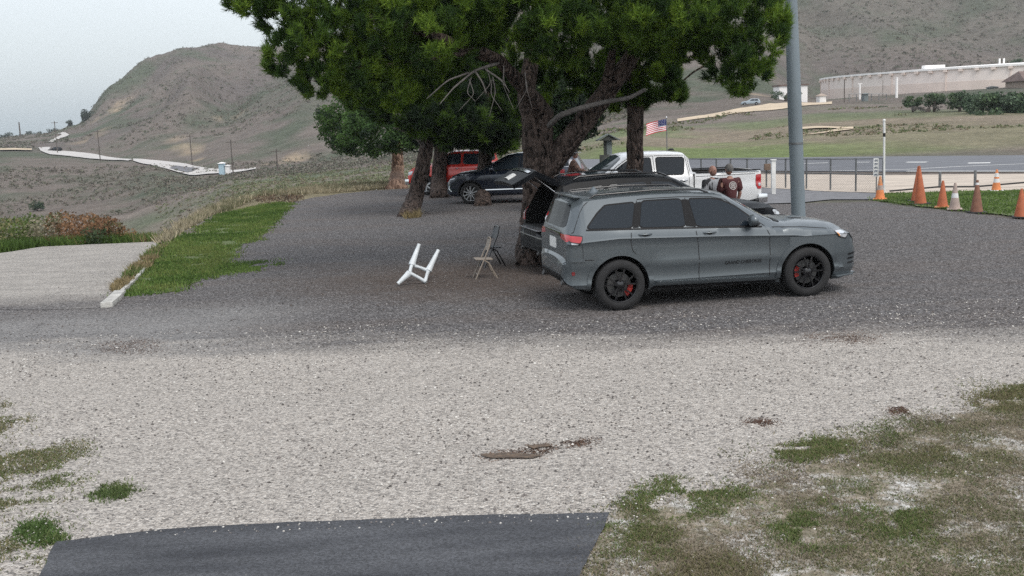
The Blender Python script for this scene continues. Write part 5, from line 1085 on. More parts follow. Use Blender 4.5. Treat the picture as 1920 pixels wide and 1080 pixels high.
# ---- pickups
def pickup(name, label, P, loc, yaw, scale, chrome, tail, old=False):
    c = Car(name, label); c.hw = 1.0; W = 3.57
    S = dict(w=[(-1.22, .90), (-1.18, .95), (-1.0, .985), (0, 1.0), (3.6, 1.0), (4.1, .985), (4.4, .93), (4.55, .84), (4.62, .76)],
             tc=[(-1.22, 1.26), (-1.2, 1.36), (.68, 1.38), (.72, 1.40), (.78, 1.80), (.9, 1.92), (1.2, 1.955), (1.8, 1.97), (2.3, 1.96), (2.55, 1.92), (3.05, 1.62), (3.42, 1.40), (3.6, 1.37), (4.1, 1.31), (4.4, 1.24), (4.52, 1.14), (4.58, .8), (4.62, .6)],
             te=[(-1.22, 1.22), (-1.2, 1.33), (.68, 1.35), (.72, 1.37), (.80, 1.74), (.92, 1.86), (1.2, 1.895), (1.8, 1.91), (2.3, 1.90), (2.45, 1.87), (2.8, 1.62), (3.18, 1.33), (3.4, 1.28), (4.1, 1.20), (4.4, 1.14), (4.52, 1.02), (4.58, .75), (4.62, .56)],
             tw=[(-1.22, .86), (-1.18, .92), (.68, .955), (.76, .80), (.95, .76), (2.4, .75), (2.8, .80), (3.18, .87), (4.1, .84), (4.4, .78), (4.62, .6)],
             ub=[(-1.22, .62), (-.9, .56), (.6, .48), (3, .46), (4.3, .46), (4.62, .50)],
             rows=[(.55, .02), (.62, .01), (.85, .0), (1.0, .005), (1.06, .018), (1.16, .01), ([(-1, 1.30), (.7, 1.28), (3.2, 1.20), (4.3, 1.10)], .02), ([(-1, 1.335), (.7, 1.335), (3.1, 1.26), (4.3, 1.13)], .06)])
    c.body(S, P); c.arch(0, .42, .50); c.arch(W, .42, .50)
    q = MB(); q.box((-.26, 0, 1.25), (1.72, 1.72, .8)); c.cutter(q); c.finish()
    window(c, [(.93, 1.78), (1.70, 1.81), (1.70, 1.37), (.99, 1.35)], 'side_window'); window(c, [(1.86, 1.81), (2.38, 1.80), (2.62, 1.66), (3.05, 1.36), (2.9, 1.35), (1.84, 1.37)], 'side_window')
    c.drape('windscreen', chaik([(2.62, -.66), (2.9, -.76), (3.28, -.80), (3.40, 0), (3.28, .80), (2.9, .76), (2.62, .66), (2.58, 0)], 1, .1), m_wglass, 'z', 1, .006, .02, .08)
    c.drape('rear_window', chaik([(-.55, 1.46), (.55, 1.46), (.52, 1.78), (-.52, 1.78)], 1), m_glass, 'x', -1, .008, .02)
    for pts in ([(.80, 1.40), (.85, 1.84), (1.75, 1.86)], [(1.78, 1.86), (1.77, 1.35), (1.80, .55)], [(3.15, 1.30), (3.2, 1.1), (3.2, .56)], [(.9, 1.84), (.84, 1.36), (.86, 1.0), (.65, .62)], [(1.78, 1.86), (2.42, 1.85), (2.75, 1.65), (3.14, 1.33)], [(-1.0, 1.27), (.66, 1.27)], [(3.25, 1.24), (4.35, 1.10)]): c.line('panel_gap', pts, .013, m_seam, both=True)
    g_ = MB(); g_.box((.715, 0, .97), (.02, 2.02, .75)); g_.build('bed_gap', m_seam, c.root)
    for sg in (-1, 1):
        b = MB(); b.box((-.26, sg*.93, 1.372), (1.80, .10, .03)); bevel(b.build('bed_rail', m_blk, c.root), .008)
        t = c.drape('tail_light', chaik([(-1.20, 1.26), (-1.03, 1.24), (-1.02, .98), (-1.08, .86), (-1.2, .86)], 1, .1), tail, 'y', sg, .012, .03, .04)
        c.drape('reversing_lens', [(-1.17, 1.02), (-1.10, 1.02), (-1.10, .94), (-1.17, .94)], m_lamp, 'y', sg, .02, .01, .04, parent=t)
        c.drape('headlight', chaik([(4.22, 1.10), (4.50, 1.04), (4.52, .90), (4.30, .92)], 1, .1), m_lamp, 'y', sg, .012, .02, .04)
        c.drape('headlight', chaik([(sg*.48, .92), (sg*.84, .92), (sg*.84, 1.08), (sg*.48, 1.10)], 1, .1), m_lamp, 'x', 1, .012, .02, .04)
        for x in (0, W): c.drape('wheel_arch_trim', ringpoly(x, .42, .495, .55, 0, math.pi), P, 'y', sg, .02, .05, .05)
        bmp = MB(); bmp.box((-1.20, sg*.72, .60), (.28, .55, .24), sg*.12); bevel(bmp.build('rear_bumper_end', chrome, c.root), .04)
    for z in (.92, 1.06): c.drape('grille_bar', chaik([(-.46, z-.03), (.46, z-.03), (.46, z+.03), (-.46, z+.03)], 1), m_chr, 'x', 1, .02, .02)
    c.drape('grille', [(-.46, .74), (.46, .74), (.46, 1.12), (-.46, 1.12)], m_gblk, 'x', 1, .008, .02)
    f = MB(); f.box((4.58, 0, .60), (.22, 1.84, .26)); bevel(f.build('front_bumper', chrome, c.root), .05)
    r = MB(); r.box((-1.24, 0, .60), (.22, 1.0, .22)); bevel(r.build('rear_bumper', chrome, c.root), .03)
    c.line('tailgate_gap', [(-.82, 1.30), (-.82, .76), (.82, .76), (.82, 1.30)], .012, m_seam, 'x', -1, .003)
    c.drape('tailgate_handle', [(-.12, 1.12), (.12, 1.12), (.12, 1.20), (-.12, 1.20)], m_blk, 'x', -1, .01, .02)
    MB().lathe([(.02, .06), (.06, .05), (.10, 0)], 14, (1.0, 0, 1.95)).build('roof_antenna', m_blk, c.root, 60)
    mirror(c, 2.92, 1.0, 1.42, P if not old else m_blk, 1.25, .18); handle(c, 1.0, 1.19, m_chr); handle(c, 1.98, 1.18, m_chr)
    c.wheels((0, W), .42, .42, .27, .27, .985, 'wide' if old else 'thin', m_alu, None, nsp=6)
    c.place(loc, yaw, scale); return c
def place_lr(px0, Y0, px1, Y1, L):
    """ends of the near side on the ground: start (rear) and end (front)"""
    a = at(px0, 500, Y0); b = at(px1, 500, Y1); a[2] = b[2] = 0; return a, b
m_wp = paint('white_car_paint', (.72, .73, .74), 0, .3, .6); m_rp = paint('red_car_paint', (.62, .035, .022), .1, .25, .9)
a = np.array([(1437-960)/F*28.4*1.0, 28.2, 0]); b = np.array([(1020-960)/F*27, 27.1, 0]); yw = math.atan2(b[1]-a[1], b[0]-a[0]); d = (b-a)/np.linalg.norm(b-a); n = np.array([-d[1], d[0], 0])
pickup('white_pickup', 'white crew cab pickup standing behind the two men', m_wp, a+d*1.24-n*1.0, yw, .985, m_chr, m_red)
b = g(762, 366); yw = R_(158); d = np.array([math.cos(yw), math.sin(yw), 0]); n = np.array([-d[1], d[0], 0])
sc_ = .90; pickup('red_pickup', 'red pickup half hidden behind the pine trunks', m_rp, b-d*4.62*sc_-n*sc_*1.0+np.array([-.02, 0, 0]), yw, sc_, m_chr, m_red, True)

# ---- navy SUV
def navy_suv():
    P = paint('navy_car_paint', (.012, .018, .034), .4, .22, .9)
    c = Car('navy_suv', 'dark navy SUV with silver wheels, between the red pickup and the big pine'); c.hw = .98; W = 2.95
    S = dict(w=[(-1.05, .7), (-.95, .9), (-.6, .97), (0, .98), (3.0, .98), (3.4, .95), (3.7, .86), (3.86, .74), (3.93, .6)],
             tc=[(-1.05, .6), (-1.0, 1.1), (-.9, 1.3), (-.7, 1.65), (-.3, 1.73), (.5, 1.78), (1.3, 1.76), (1.7, 1.70), (2.2, 1.45), (2.65, 1.22), (2.9, 1.19), (3.4, 1.13), (3.7, 1.02), (3.85, .85), (3.93, .6)],
             te=[(-1.05, .56), (-1.0, 1.05), (-.85, 1.2), (-.6, 1.58), (-.3, 1.67), (.5, 1.72), (1.3, 1.70), (1.6, 1.64), (2.05, 1.38), (2.42, 1.15), (2.7, 1.12), (3.4, 1.05), (3.7, .94), (3.85, .78), (3.93, .55)],
             tw=[(-1.05, .5), (-1, .75), (-.6, .68), (1.5, .67), (2.0, .74), (2.42, .84), (3.3, .8), (3.7, .68), (3.93, .45)],
             ub=[(-1.05, .45), (-.5, .3), (3.5, .26), (3.93, .32)],
             rows=[(.36, .03), (.48, .02), (.62, .035), (.80, .0), (1.0, .01), ([(-.9, 1.1), (.4, 1.14), (2.4, 1.06), (3.4, .98)], .02), ([(-.9, 1.16), (.4, 1.20), (2.3, 1.13), (3.4, 1.01)], .07)])
    c.body(S, P); c.arch(0, .37, .45); c.arch(W, .37, .45); c.finish()
    window(c, [(-.6, 1.27), (-.42, 1.52), (.15, 1.61), (.1, 1.25)], 'side_window'); window(c, [(.25, 1.61), (1.05, 1.63), (1.1, 1.22), (.2, 1.25)], 'side_window'); window(c, [(1.18, 1.63), (1.55, 1.6), (1.9, 1.42), (2.3, 1.17), (1.2, 1.22)], 'side_window')
    c.drape('windscreen', chaik([(1.85, -.60), (2.2, -.70), (2.55, -.76), (2.65, 0), (2.55, .76), (2.2, .70), (1.85, .60), (1.8, 0)], 1, .1), m_wglass, 'z', 1, .006, .02, .08)
    for pts in ([(.2, 1.64), (.12, 1.25), (.15, .9), (.3, .8)], [(1.14, 1.66), (1.16, 1.25), (1.2, .36)], [(2.38, 1.12), (2.42, 1.0), (2.42, .36)]): c.line('panel_gap', pts, .01, m_seam, both=True)
    for sg in (-1, 1):
        c.line('door_moulding', [(.55, .52), (2.4, .50)], .03, m_chr, sg=sg, off=.012); c.line('window_trim', [(-.6, 1.235), (.2, 1.23), (2.3, 1.15)], .014, m_chr, sg=sg, off=.012)
        h = c.drape('headlight', chaik([(3.4, 1.0), (3.72, .93), (3.80, .86), (3.6, .86)], 1, .1), m_gblk, 'y', sg, .01, .02, .03); c.drape('lamp_strip', [(3.5, .93), (3.78, .88), (3.8, .86), (3.55, .895)], m_lamp, 'y', sg, .016, .01, .03, parent=h)
        c.line('bumper_trim', [(3.74, .80), (3.80, .55), (3.68, .46)], .03, m_chr, sg=sg, off=.012)
        for x in (0, W): c.drape('wheel_arch_trim', ringpoly(x, .37, .445, .49, 0, math.pi), m_blk, 'y', sg, .01, .04, .05)
    c.drape('grille', chaik([(-.6, .50), (.6, .50), (.5, .86), (-.5, .86)], 1), m_gblk, 'x', 1, .01, .02)
    for z in (.6, .7, .8): c.line('grille_bar', [(-.52, z), (.52, z)], .016, m_chr, 'x', 1, .016)
    mirror(c, 2.1, .98, 1.22, P); handle(c, .4, 1.1, P); handle(c, 1.4, 1.08, P)
    c.wheels((0, W), .38, .38, .27, .24, .97, 'thin', m_alu, None, nsp=10)
    return c
nv = navy_suv(); yw = R_(166); d = np.array([math.cos(yw), math.sin(yw), 0]); n = np.array([-d[1], d[0], 0])
nv.place(g(883, 383)-d*2.95-n*.97, yw)
# small far vehicles
def far_car(px, py, lb, m, L=4.4, yaw=0, up=True, nm='car'):
    p = hit(px, py, ymin=90); c = Car(nm, lb); c.hw = .9; k = L/4.4
    S = dict(w=[(-.9, .8), (-.6, .9), (2.9, .9), (3.4, .8), (3.5, .6)], tc=[(-.9, .8), (-.85, 1.0), (-.6, 1.4), (-.2, 1.5), (1.2, 1.5), (1.9, 1.1), (2.2, 1.02), (3.1, .9), (3.45, .7), (3.5, .5)],
             te=[(-.9, .75), (-.85, .95), (-.5, 1.33), (-.2, 1.44), (1.1, 1.44), (1.75, 1.08), (2.2, .96), (3.1, .84), (3.45, .64), (3.5, .45)], tw=[(-.9, .7), (-.2, .62), (1.1, .62), (1.8, .75), (3, .72), (3.5, .5)],
             ub=[(-.9, .35), (3.5, .3)], rows=[(.4, .0), (.7, .0), (.92, .04)])
    c.body(S, m); c.arch(0, .33, .38); c.arch(2.65, .33, .38); c.finish()
    window(c, [(-.5, 1.0), (-.3, 1.34), (.45, 1.36), (.45, 1.0)], 'side_window'); window(c, [(.55, 1.36), (1.0, 1.36), (1.55, 1.02), (.55, 1.0)], 'side_window')
    c.wheels((0, 2.65), .33, .33, .2, .2, .88, 'thin', m_alu, None, nsp=6)
    c.place(p, yaw, k); return c
far_car(110, 284.5, 'small dark car on the bend of the far road', m_blk, 4.6, R_(165))
far_car(1418, 197, 'small pale blue van beside the hedge below the tank', paint('pale_blue_paint', (.28, .33, .37), 0, .5, .1), 3.2, R_(170), nm='van')

# ------------------------------------------------------------------ fence, posts, pole
m_galv = mat('galvanised_steel', (.20, .21, .215), .5, .5, noise=.3, nscale=5)
m_wire = mat('fence_wire', (.13, .135, .14), .6, .3)
m_pole = mat('grey_painted_pole', (.185, .225, .25), .55, noise=.18, nscale=1.3, stretch=(1, 1, .4))
fp = [(1290, 345, 297), (1315, 346, 297), (1343.5, 347, 297), (1370, 348.5, 297), (1401, 349.5, 297), (1437, 351, 297), (1473, 352, 297), (1512, 354, 297), (1557, 356.5, 297), (1604.5, 359, 296.5), (1656, 362, 296)]
fr = thing('chain_link_fence', 'grey chain link fence between the paved path and the runway', 'fence', g(1290, 345))
fo = np.array(fr.location); TP = []
for i, (px, yb, yt) in enumerate(fp):
    b = g(px, yb); t = at(px, yt, b[1]); TP.append((b, t[2])); b = b-fo
    MB().tube([(b[0], b[1], -.1), (b[0], b[1], t[2])], .032 if i != len(fp)-1 else .045, 8).build('post', m_galv, fr, 60)
for i in range(len(fp)-1):
    (a, za), (b, zb) = TP[i], TP[i+1]; a = a-fo; b = b-fo
    MB().tube([(a[0], a[1], za-.02), (b[0], b[1], zb-.02)], .024, 6).build('top_rail', m_galv, fr, 60)
    if i >= 4: MB().tube([(a[0], a[1], za*.52), (b[0], b[1], zb*.52)], .02, 6).build('middle_rail', m_galv, fr, 60)
    mb = MB(); L = np.linalg.norm((b-a)[:2]); hgt = za-.05; d = (b-a)/L; nn = np.array([-d[1], d[0], 0])*.003; sp = .085; k = -int(hgt/sp)
    while k*sp < L:
        for sg in (1, -1):
            s0 = k*sp if sg > 0 else k*sp+hgt; pts = []
            x0, x1 = k*sp, k*sp+hgt; t0, t1 = max(0, -x0/hgt), min(1, (L-x0)/hgt)
            if t1 <= t0: continue
            pa = a+d*(x0+t0*hgt); pb = a+d*(x0+t1*hgt); z0, z1 = (.03+t0*hgt, .03+t1*hgt) if sg > 0 else (.03+hgt-t0*hgt, .03+hgt-t1*hgt)
            A = np.array([pa[0], pa[1], z0]); B = np.array([pb[0], pb[1], z1]); w3 = np.array([0, 0, .0035])
            mb.add([A-w3, B-w3, B+w3, A+w3], [(0, 1, 2, 3)])
        k += 1
    mb.build('chain_link', m_wire, fr)
# short fence posts beyond the cones
for px, yb, yt, lb in [(1762, 352, 322, 'short grey post rising behind the third cone from the left'), (1828, 350, 319, 'short grey post rising behind the brown cone')]:
    b = g(px, yb); t = at(px, yt, b[1]); o = MB().tube([(0, 0, -.1), (0, 0, t[2]-.01), (0, 0, t[2])], [.05, .05, .02], 8).build('post', m_galv, None, 40); o.location = b
    tag(o, lb, 'post', 'short posts behind the cones')
# tall white measuring post
b = g(1657.5, 363); r = thing('marker_post', 'tall thin white post with a dark band at the end of the fence', 'post', b)
zt = at(1655, 226, b[1])[2]
MB().tube([(0, 0, -.1), (-.02, 0, zt*.78)], .035, 10).build('post', m_white, r, 60); MB().tube([(-.02, 0, zt*.78), (-.022, 0, zt*.83)], .04, 10).build('dark_band', m_seam, r, 60)
MB().tube([(-.022, 0, zt*.83), (-.03, 0, zt)], .04, 10).build('post_top', m_white, r, 60); MB().ball((-.03, 0, zt), .05).build('cap', m_white, r, 60)
# white sign column on the fence
b = at(1642, 345, 35.5); r = thing('sign', 'narrow white sign column with stacked dark characters by the tall post', 'sign', (b[0], b[1], 0))
z0, z1 = at(1642, 331, 35.5)[2], at(1642, 297, 35.5)[2]
q = MB(); q.box((0, 0, (z0+z1)/2), (.17, .02, z1-z0)); bevel(q.build('board', m_white, r), .004)
MB().tube([(.03, .03, -.05), (.03, .03, z1)], .02, 8).build('post', m_galv, r, 60)
for k in range(5):
    zc = z1-(k+.55)*(z1-z0)/5.1; q = MB(); q.box((.0, -.014, zc+.015), (.10, .006, .022)); q.box((-.035, -.014, zc-.02), (.03, .006, .05)); q.box((.03, -.014, zc-.025), (.045, .006, .02), 0, .5); q.build('character', mat('navy_lettering', (.03, .05, .10), .7), r)
# small box on the fence and white stub post
b = g(1437, 351); zc = at(1440, 313, b[1]-.1)[2]; q = MB(); q.box((0, 0, 0), (.26, .14, .24)); o = bevel(q.build('junction_box', mat('weathered_brown', (.16, .11, .08), .8), None), .01); o.location = (b[0]+.02, b[1]-.12, zc); tag(o, 'small brown box fixed to the fence behind the tailgate', 'box')
b = at(1450, 340, 37); zt = at(1450, 301, 37)[2]; q = MB(); q.box((0, 0, zt/2), (.14, .14, zt)); q.box((0, 0, zt+.02), (.19, .19, .04)); o = bevel(q.build('post', m_white, None), .008); o.location = (b[0], 37, 0); tag(o, 'short white square post beyond the fence by the tailgate', 'post')
# big light pole
b = g(1498, 430); r = thing('light_pole', 'thick grey steel light pole rising behind the grey SUV bonnet', 'light pole', b)
tp = at(1483, 0, b[1])-b; d = tp/tp[2]
MB().tube([-d*.1, d*3.0, d*8.5], [.168, .163, .12], 24).build('pole', m_pole, r, 60)
MB().lathe([(.26, 0), (.26, .03), (.18, .035)], 24).build('base_plate', m_pole, r, 40)
MB().lathe([(.171, 0), (.171, .05)], 24, (d[0]*2.05, 0, 2.05)).build('collar', m_galv, r, 40)
q = MB(); q.box((d[0]*8.5, -.5, 8.55), (.4, 1.0, .16)); bevel(q.build('lamp_head', m_pole, r), .03)

# ------------------------------------------------------------------ cones
m_or = mat('faded_orange_plastic', (.46, .13, .055), .6, noise=.25, nscale=6); m_or2 = mat('pale_orange_plastic', (.58, .26, .12), .7, noise=.3, nscale=6)
m_brn = mat('dirty_brown_cone', (.24, .11, .07), .7, noise=.3, nscale=8); m_refl = mat('cone_white_band', (.70, .70, .70), .5, noise=.12, nscale=8); m_cbase = mat('cone_black_base', (.02, .02, .02), .8)
m_pale = mat('sun_bleached_cone', (.42, .33, .29), .75, noise=.25, nscale=7); m_bor = mat('bright_orange_plastic', (.72, .24, .08), .6, noise=.2, nscale=6)
def cone(px, yb, yt, m, lb, bands=(), wb=.15, bm_=None, lean=0, topm=None):
    b = g(px, yb); h = at(px, yt, b[1])[2]; r = thing('traffic_cone', lb, 'traffic cone', b, random.uniform(-.6, .6), group='cones along the grass edge'); k = h/.75
    q = MB(); q.box((0, 0, .018), (.40*k**.4, .40*k**.4, .036)); bevel(q.build('base', bm_ or m_cbase, r), .008)
    f = lambda z: wb*(1-z/h)+.03*(z/h); n = 18
    ed = [0.0]; ms = []
    for z0, z1, mm in bands: ed += [z0, z1]; ms += [m, mm]
    ed.append(1.0); ms.append(topm or m)
    for i in range(len(ed)-1):
        z0, z1 = ed[i]*h, ed[i+1]*h
        if z1-z0 < 1e-4: continue
        pr = [(f(z0), z0+.03*(i == 0)), (f(z1), z1)]
        if i == len(ed)-2: pr += [(f(z1)*.7, z1+.005), (f(z1)*.6, z1-.03)]
        o = MB().lathe(pr, n).build('cone' if i % 2 == 0 else 'band', ms[i], r, 40)
    if lean: r.rotation_euler = (0, lean, 0)
    return r
cone(1650, 374, 331, m_bor, 'striped orange and white cone under the white sign column', [(.42, .62, m_pale), (.68, .999, m_or2)], bm_=m_bor)
cone(1719, 378, 312, m_or, 'tall orange cone leaning behind its taller twin', wb=.17, lean=.03)
cone(1726, 383, 311, m_or, 'tallest orange cone, in front of the leaning one', wb=.17, lean=-.05)
cone(1767, 389, 339, m_or, 'orange cone on a pale base right of the tallest one', bm_=m_or2)
cone(1790, 393, 343, m_pale, 'sun bleached cone with a white collar', [(.45, .62, m_refl)], bm_=m_pale, topm=m_pale)
cone(1831, 399, 338, m_brn, 'dirty brown cone with a white tip', [(.86, .93, m_refl)], wb=.16)
cone(1868, 358, 318, m_bor, 'orange cone with two white bands standing far back on the grass', [(.40, .58, m_refl), (.66, .84, m_refl)], bm_=m_refl)
cone(1914, 408, 354, m_or, 'orange cone cut by the right edge of the picture', wb=.16)
tag(MB().tube([g(1668, 361)+[0, 0, .05], g(1760, 357)+[0, 0, .12], g(1828, 355)+[0, 0, .09], g(1920, 350)+[0, 0, .14], g(2100, 344)+[0, 0, .1]], .03, 6).build('ground_cable', m_cbase), 'dark cable lying along the far side of the grass', 'cable')

# ------------------------------------------------------------------ chairs and upturned stool
m_wp2 = mat('white_resin', (.62, .66, .68), .45, noise=.12, nscale=6)
def white_table():
    # measured in the photo: four legs of an upturned small table lying on two legs ends
    b = g(785, 531); r = thing('plastic_table', 'white plastic table lying tipped over with its legs in the air', 'table', b, R_(0)); o = np.array(b)
    def L(px, py, Y): return at(px, py, Y)-o
    Y0 = b[1]
    c = [L(772, 497, Y0+.10), L(803, 508, Y0+.22), L(797, 528, Y0-.12), L(768, 512, Y0-.20)]
    tips = [L(786, 458, Y0+.28), L(822, 469, Y0+.45), None, L(746, 532, Y0-.30)]
    fr_ = MB()
    for i in range(4):
        a, e = Vector(c[i]), Vector(c[(i+1) % 4]); fr_.tube([a, (a+e)/2+Vector((0, 0, .008)), e], [.036, .030, .036], 8)
    fr_.build('frame', m_wp2, r, 60)
    for i, t in enumerate(tips):
        if t is None: continue
        a = Vector(c[i]); t = Vector(t); MB().tube([a+(a-t)*.03, a, a+(t-a)*.3, a+(t-a)*.65, t-(t-a)*.06, t], [.04, .066, .052, .042, .032, .038], 10).build('leg', m_wp2, r, 60)
    return r
white_table()
def folding_chair(loc, yaw, msh, mfr, lb, sc):
    r = thing('folding_chair', lb, 'chair', loc, yaw, group='folding chairs beside the big pine'); tb = lambda P, rr=.016: MB().tube(P, rr, 8)
    for s in (-1, 1):
        y = s*.20
        tb([(.24, y, 0), (.05, y, .40), (-.09, y*.95, .70), (-.13, y*.88, .86)]).build('leg', mfr, r, 60); tb([(-.24, y*.9, 0), (-.06, y*.9, .35), (.06, y*.9, .42)]).build('leg', mfr, r, 60)
    tb([(-.13, -.176, .86), (-.135, 0, .88), (-.13, .176, .86)]).build('top_bar', mfr, r, 60)
    tb([(.19, -.2, .11), (.19, .2, .11)], .008).build('stretcher', mfr, r, 60); tb([(-.19, -.18, .12), (-.19, .18, .12)], .008).build('stretcher', mfr, r, 60)
    q = MB(); q.box((.03, 0, .425), (.38, .37, .022), 0, -.04); bevel(q.build('seat', msh, r), .01)
    V = []; Fc = []
    for i in range(2):
        for j in range(7):
            for k in range(7):
                y = -.17+.34*j/6; z = .60+.25*k/6; x = -.055-(z-.6)*.30-.02*(1-(j/3-1)**2)+(.008 if i else 0); V.append((x, y, z-(.02*(j/3-1)**2 if k == 6 else 0)))
    for i in range(2):
        for j in range(6):
            for k in range(6): a = i*49+j*7+k; Fc.append((a, a+7, a+8, a+1))
    for j in range(6):
        for k in (0, 6): a = j*7+k; Fc.append((a, a+7, a+56, a+49))
        for jj in (0, 6): a = jj*7+j; Fc.append((a, a+1, a+50, a+49))
    obj('backrest', V, Fc, msh, r, 50); r.scale = (sc, sc, sc); return r
m_bg = mat('beige_metal', (.26, .22, .18), .5, noise=.2, nscale=9)
folding_chair(g(924, 499), R_(196), mat('black_vinyl', (.012, .014, .02), .4), m_gblk, 'black folding chair standing behind the beige one', .93)
folding_chair(g(910, 521), R_(190), m_bg, m_bg, 'beige folding chair in front of the black one', .86)

# ------------------------------------------------------------------ people
m_skin = mat('skin', (.32, .17, .13), .55, noise=.12, nscale=12); m_dark = mat('dark_feature', (.03, .02, .02), .5)
def skin(name, J, E, Rr, m, parent=None, extra=None, sub=2):
    me = bpy.data.meshes.new(name); me.from_pydata([tuple(j) for j in J], E, []); o = bpy.data.objects.new(name, me); COL.objects.link(o)
    md = o.modifiers.new('s', 'SKIN'); sv = me.skin_vertices[0].data
    for i, r in enumerate(Rr): sv[i].radius = r if isinstance(r, tuple) else (r, r)
    sv[0].use_root = True; sb = o.modifiers.new('d', 'SUBSURF'); sb.levels = sub; sb.render_levels = sub
    bpy.context.view_layer.update(); m2 = bpy.data.meshes.new_from_object(o.evaluated_get(bpy.context.evaluated_depsgraph_get())); bpy.data.objects.remove(o)
    if extra:
        bm = bmesh.new(); bm.from_mesh(m2); t = bpy.data.meshes.new('t'); t.from_pydata(extra.v, [], extra.f); bm.from_mesh(t); bmesh.ops.recalc_face_normals(bm, faces=bm.faces); bm.to_mesh(m2); bm.free()
    m2.materials.clear(); return link(name, m2, m, parent, 180)
def person(label, loc, yaw, sc, pose, shirt, trousers, hair, sleeve='long', jacket=None, hat=None, emblem=None):
    """local frame: facing +x, left is +y"""
    r = thing('person', label, 'person', loc, yaw); V = Vector; ln = pose.get('lean', 0)
    pel = V((0, 0, .93)); up = V((math.sin(ln), 0, math.cos(ln)))
    sp = pel+up*.22; ch = pel+up*.42; nk = pel+up*.56; hd = pel+up*.63+V((.02, 0, 0))
    sh = {s: ch+up*.09+V((0, s*.20, 0)) for s in (-1, 1)}; el = {}; wr = {}
    for s in (-1, 1):
        e, w_ = pose['arm'][s]; el[s] = sh[s]+V(e); wr[s] = el[s]+V(w_)
    hipv = {s: pel+V((0, s*.10, -.05)) for s in (-1, 1)}; kn = {s: V((.03+pose.get('step', 0)*s, s*.11, .50)) for s in (-1, 1)}; an = {s: V((-.02+pose.get('step', 0)*s*1.6, s*.12, .09)) for s in (-1, 1)}
    J = [pel, sp, ch, nk, hd]; Rr = [(.15, .12), (.14, .105), (.16, .11), .06, .06]; E = [(0, 1), (1, 2), (2, 3), (3, 4)]
    for s in (-1, 1):
        n = len(J); J += [sh[s], el[s], wr[s]]; Rr += [.05, .043, .028]; E += [(2, n), (n, n+1), (n+1, n+2)]
        n = len(J); J += [hipv[s], kn[s], an[s]]; Rr += [.095, .062, .042]; E += [(0, n), (n, n+1), (n+1, n+2)]
    ex = MB(); hc = hd+V((.01, 0, .13)); n0 = 20; m0 = 14; P_ = []; Q_ = []
    for i in range(m0+1):
        p = math.pi*i/m0
        for k in range(n0):
            t = 2*math.pi*k/n0; x, y, z = math.sin(p)*math.cos(t), math.sin(p)*math.sin(t), math.cos(p)
            fx = .098*x; fy = .078*y*(1-.22*max(0, -z)); fz = .118*z
            if x > .6 and abs(y) < .32: fx += .024*math.exp(-((z+.12)/.16)**2)*(1-abs(y)/.32)      # nose
            if x > .5: fx -= .008*math.exp(-((z-.12)/.10)**2)*math.exp(-((abs(y)-.38)/.16)**2)     # eye sockets
            if x > .4 and z < -.55: fx += .012                                                     # chin
            if z < -.3 and x < 0: fx *= .85
            P_.append((hc.x+fx, hc.y+fy, hc.z+fz))
    for i in range(m0):
        for k in range(n0): Q_.append((i*n0+k, (i+1)*n0+k, (i+1)*n0+(k+1) % n0, i*n0+(k+1) % n0))
    ex.add(P_, Q_); [ex.ball((hc.x-.005, hc.y+s*.080, hc.z-.008), (.022, .010, .034), 10, 8) for s in (-1, 1)]
    for s in (-1, 1):
        d = (wr[s]-el[s]).normalized(); sd_ = V((0, 0, 1)).cross(d) if abs(d.z) < .8 else V((1, 0, 0)); sd_.normalize(); nrm = d.cross(sd_)
        ex.tube([wr[s]-d*.02, wr[s]+d*.03, wr[s]+d*.08, wr[s]+d*.10], [.026, .036, .040, .03], 10, .5)
        for i, (o_, Lf) in enumerate([(-.030, .062), (-.010, .074), (.010, .070), (.029, .054)]):
            b0 = wr[s]+d*.09+sd_*o_; ex.tube([b0, b0+d*Lf*.45+nrm*.004, b0+d*Lf*.75+nrm*.016, b0+d*Lf*.92+nrm*.03], [.0095, .009, .008, .006], 7)
        b0 = wr[s]+d*.035-sd_*.032; ex.tube([b0, b0+d*.03-sd_*.025, b0+d*.062-sd_*.032], [.012, .010, .007], 7)
    body = skin('body', J, E, Rr, m_skin, r, ex)
    for s in (-1, 1): MB().ball((hc.x+.085, s*.032, hc.z+.014), (.008, .014, .008), 8, 6).build('eye', m_dark, body, 60)
    MB().ball((hc.x+.089, 0, hc.z-.055), (.007, .026, .006), 10, 6).build('mouth', mat('lips', (.30, .12, .10), .6), body, 60)
    # shirt
    Js = [pel-up*.04, sp, ch, nk-up*.03]; Rs = [(.175, .145), (.168, .135), (.185, .135), .075]; Es = [(0, 1), (1, 2), (2, 3)]
    for s in (-1, 1):
        n = len(Js); Js += [sh[s], sh[s].lerp(el[s], .85)]; Rs += [.102, .082]; Es += [(2, n), (n, n+1)]
        if sleeve == 'long': Js += [el[s], wr[s]-(wr[s]-el[s])*.08]; Rs += [.062, .046]; Es += [(n+1, n+2), (n+2, n+3)]
    st = skin('shirt', Js, Es, Rs, shirt, r)
    if jacket:
        zs = [.80, .95, 1.1, 1.25, 1.38, 1.44]; V_ = []; F2 = []; na = 22
        for z in zs:
            t = (z-.93)/.5; c = pel+up*(z-.93); rx = .158+.012*math.sin(t*3); ry = .205 if z < 1.4 else .17
            for k in range(na):
                a = R_(38)+(2*math.pi-R_(76))*k/(na-1); V_.append((c.x+rx*math.cos(a), c.y+ry*math.sin(a), c.z))
        for i in range(len(zs)-1):
            for k in range(na-1): F2.append((i*na+k, i*na+k+1, (i+1)*na+k+1, (i+1)*na+k))
        jk = obj('jacket', V_, F2, jacket, r, 180); md = jk.modifiers.new('t', 'SOLIDIFY'); md.thickness = .02
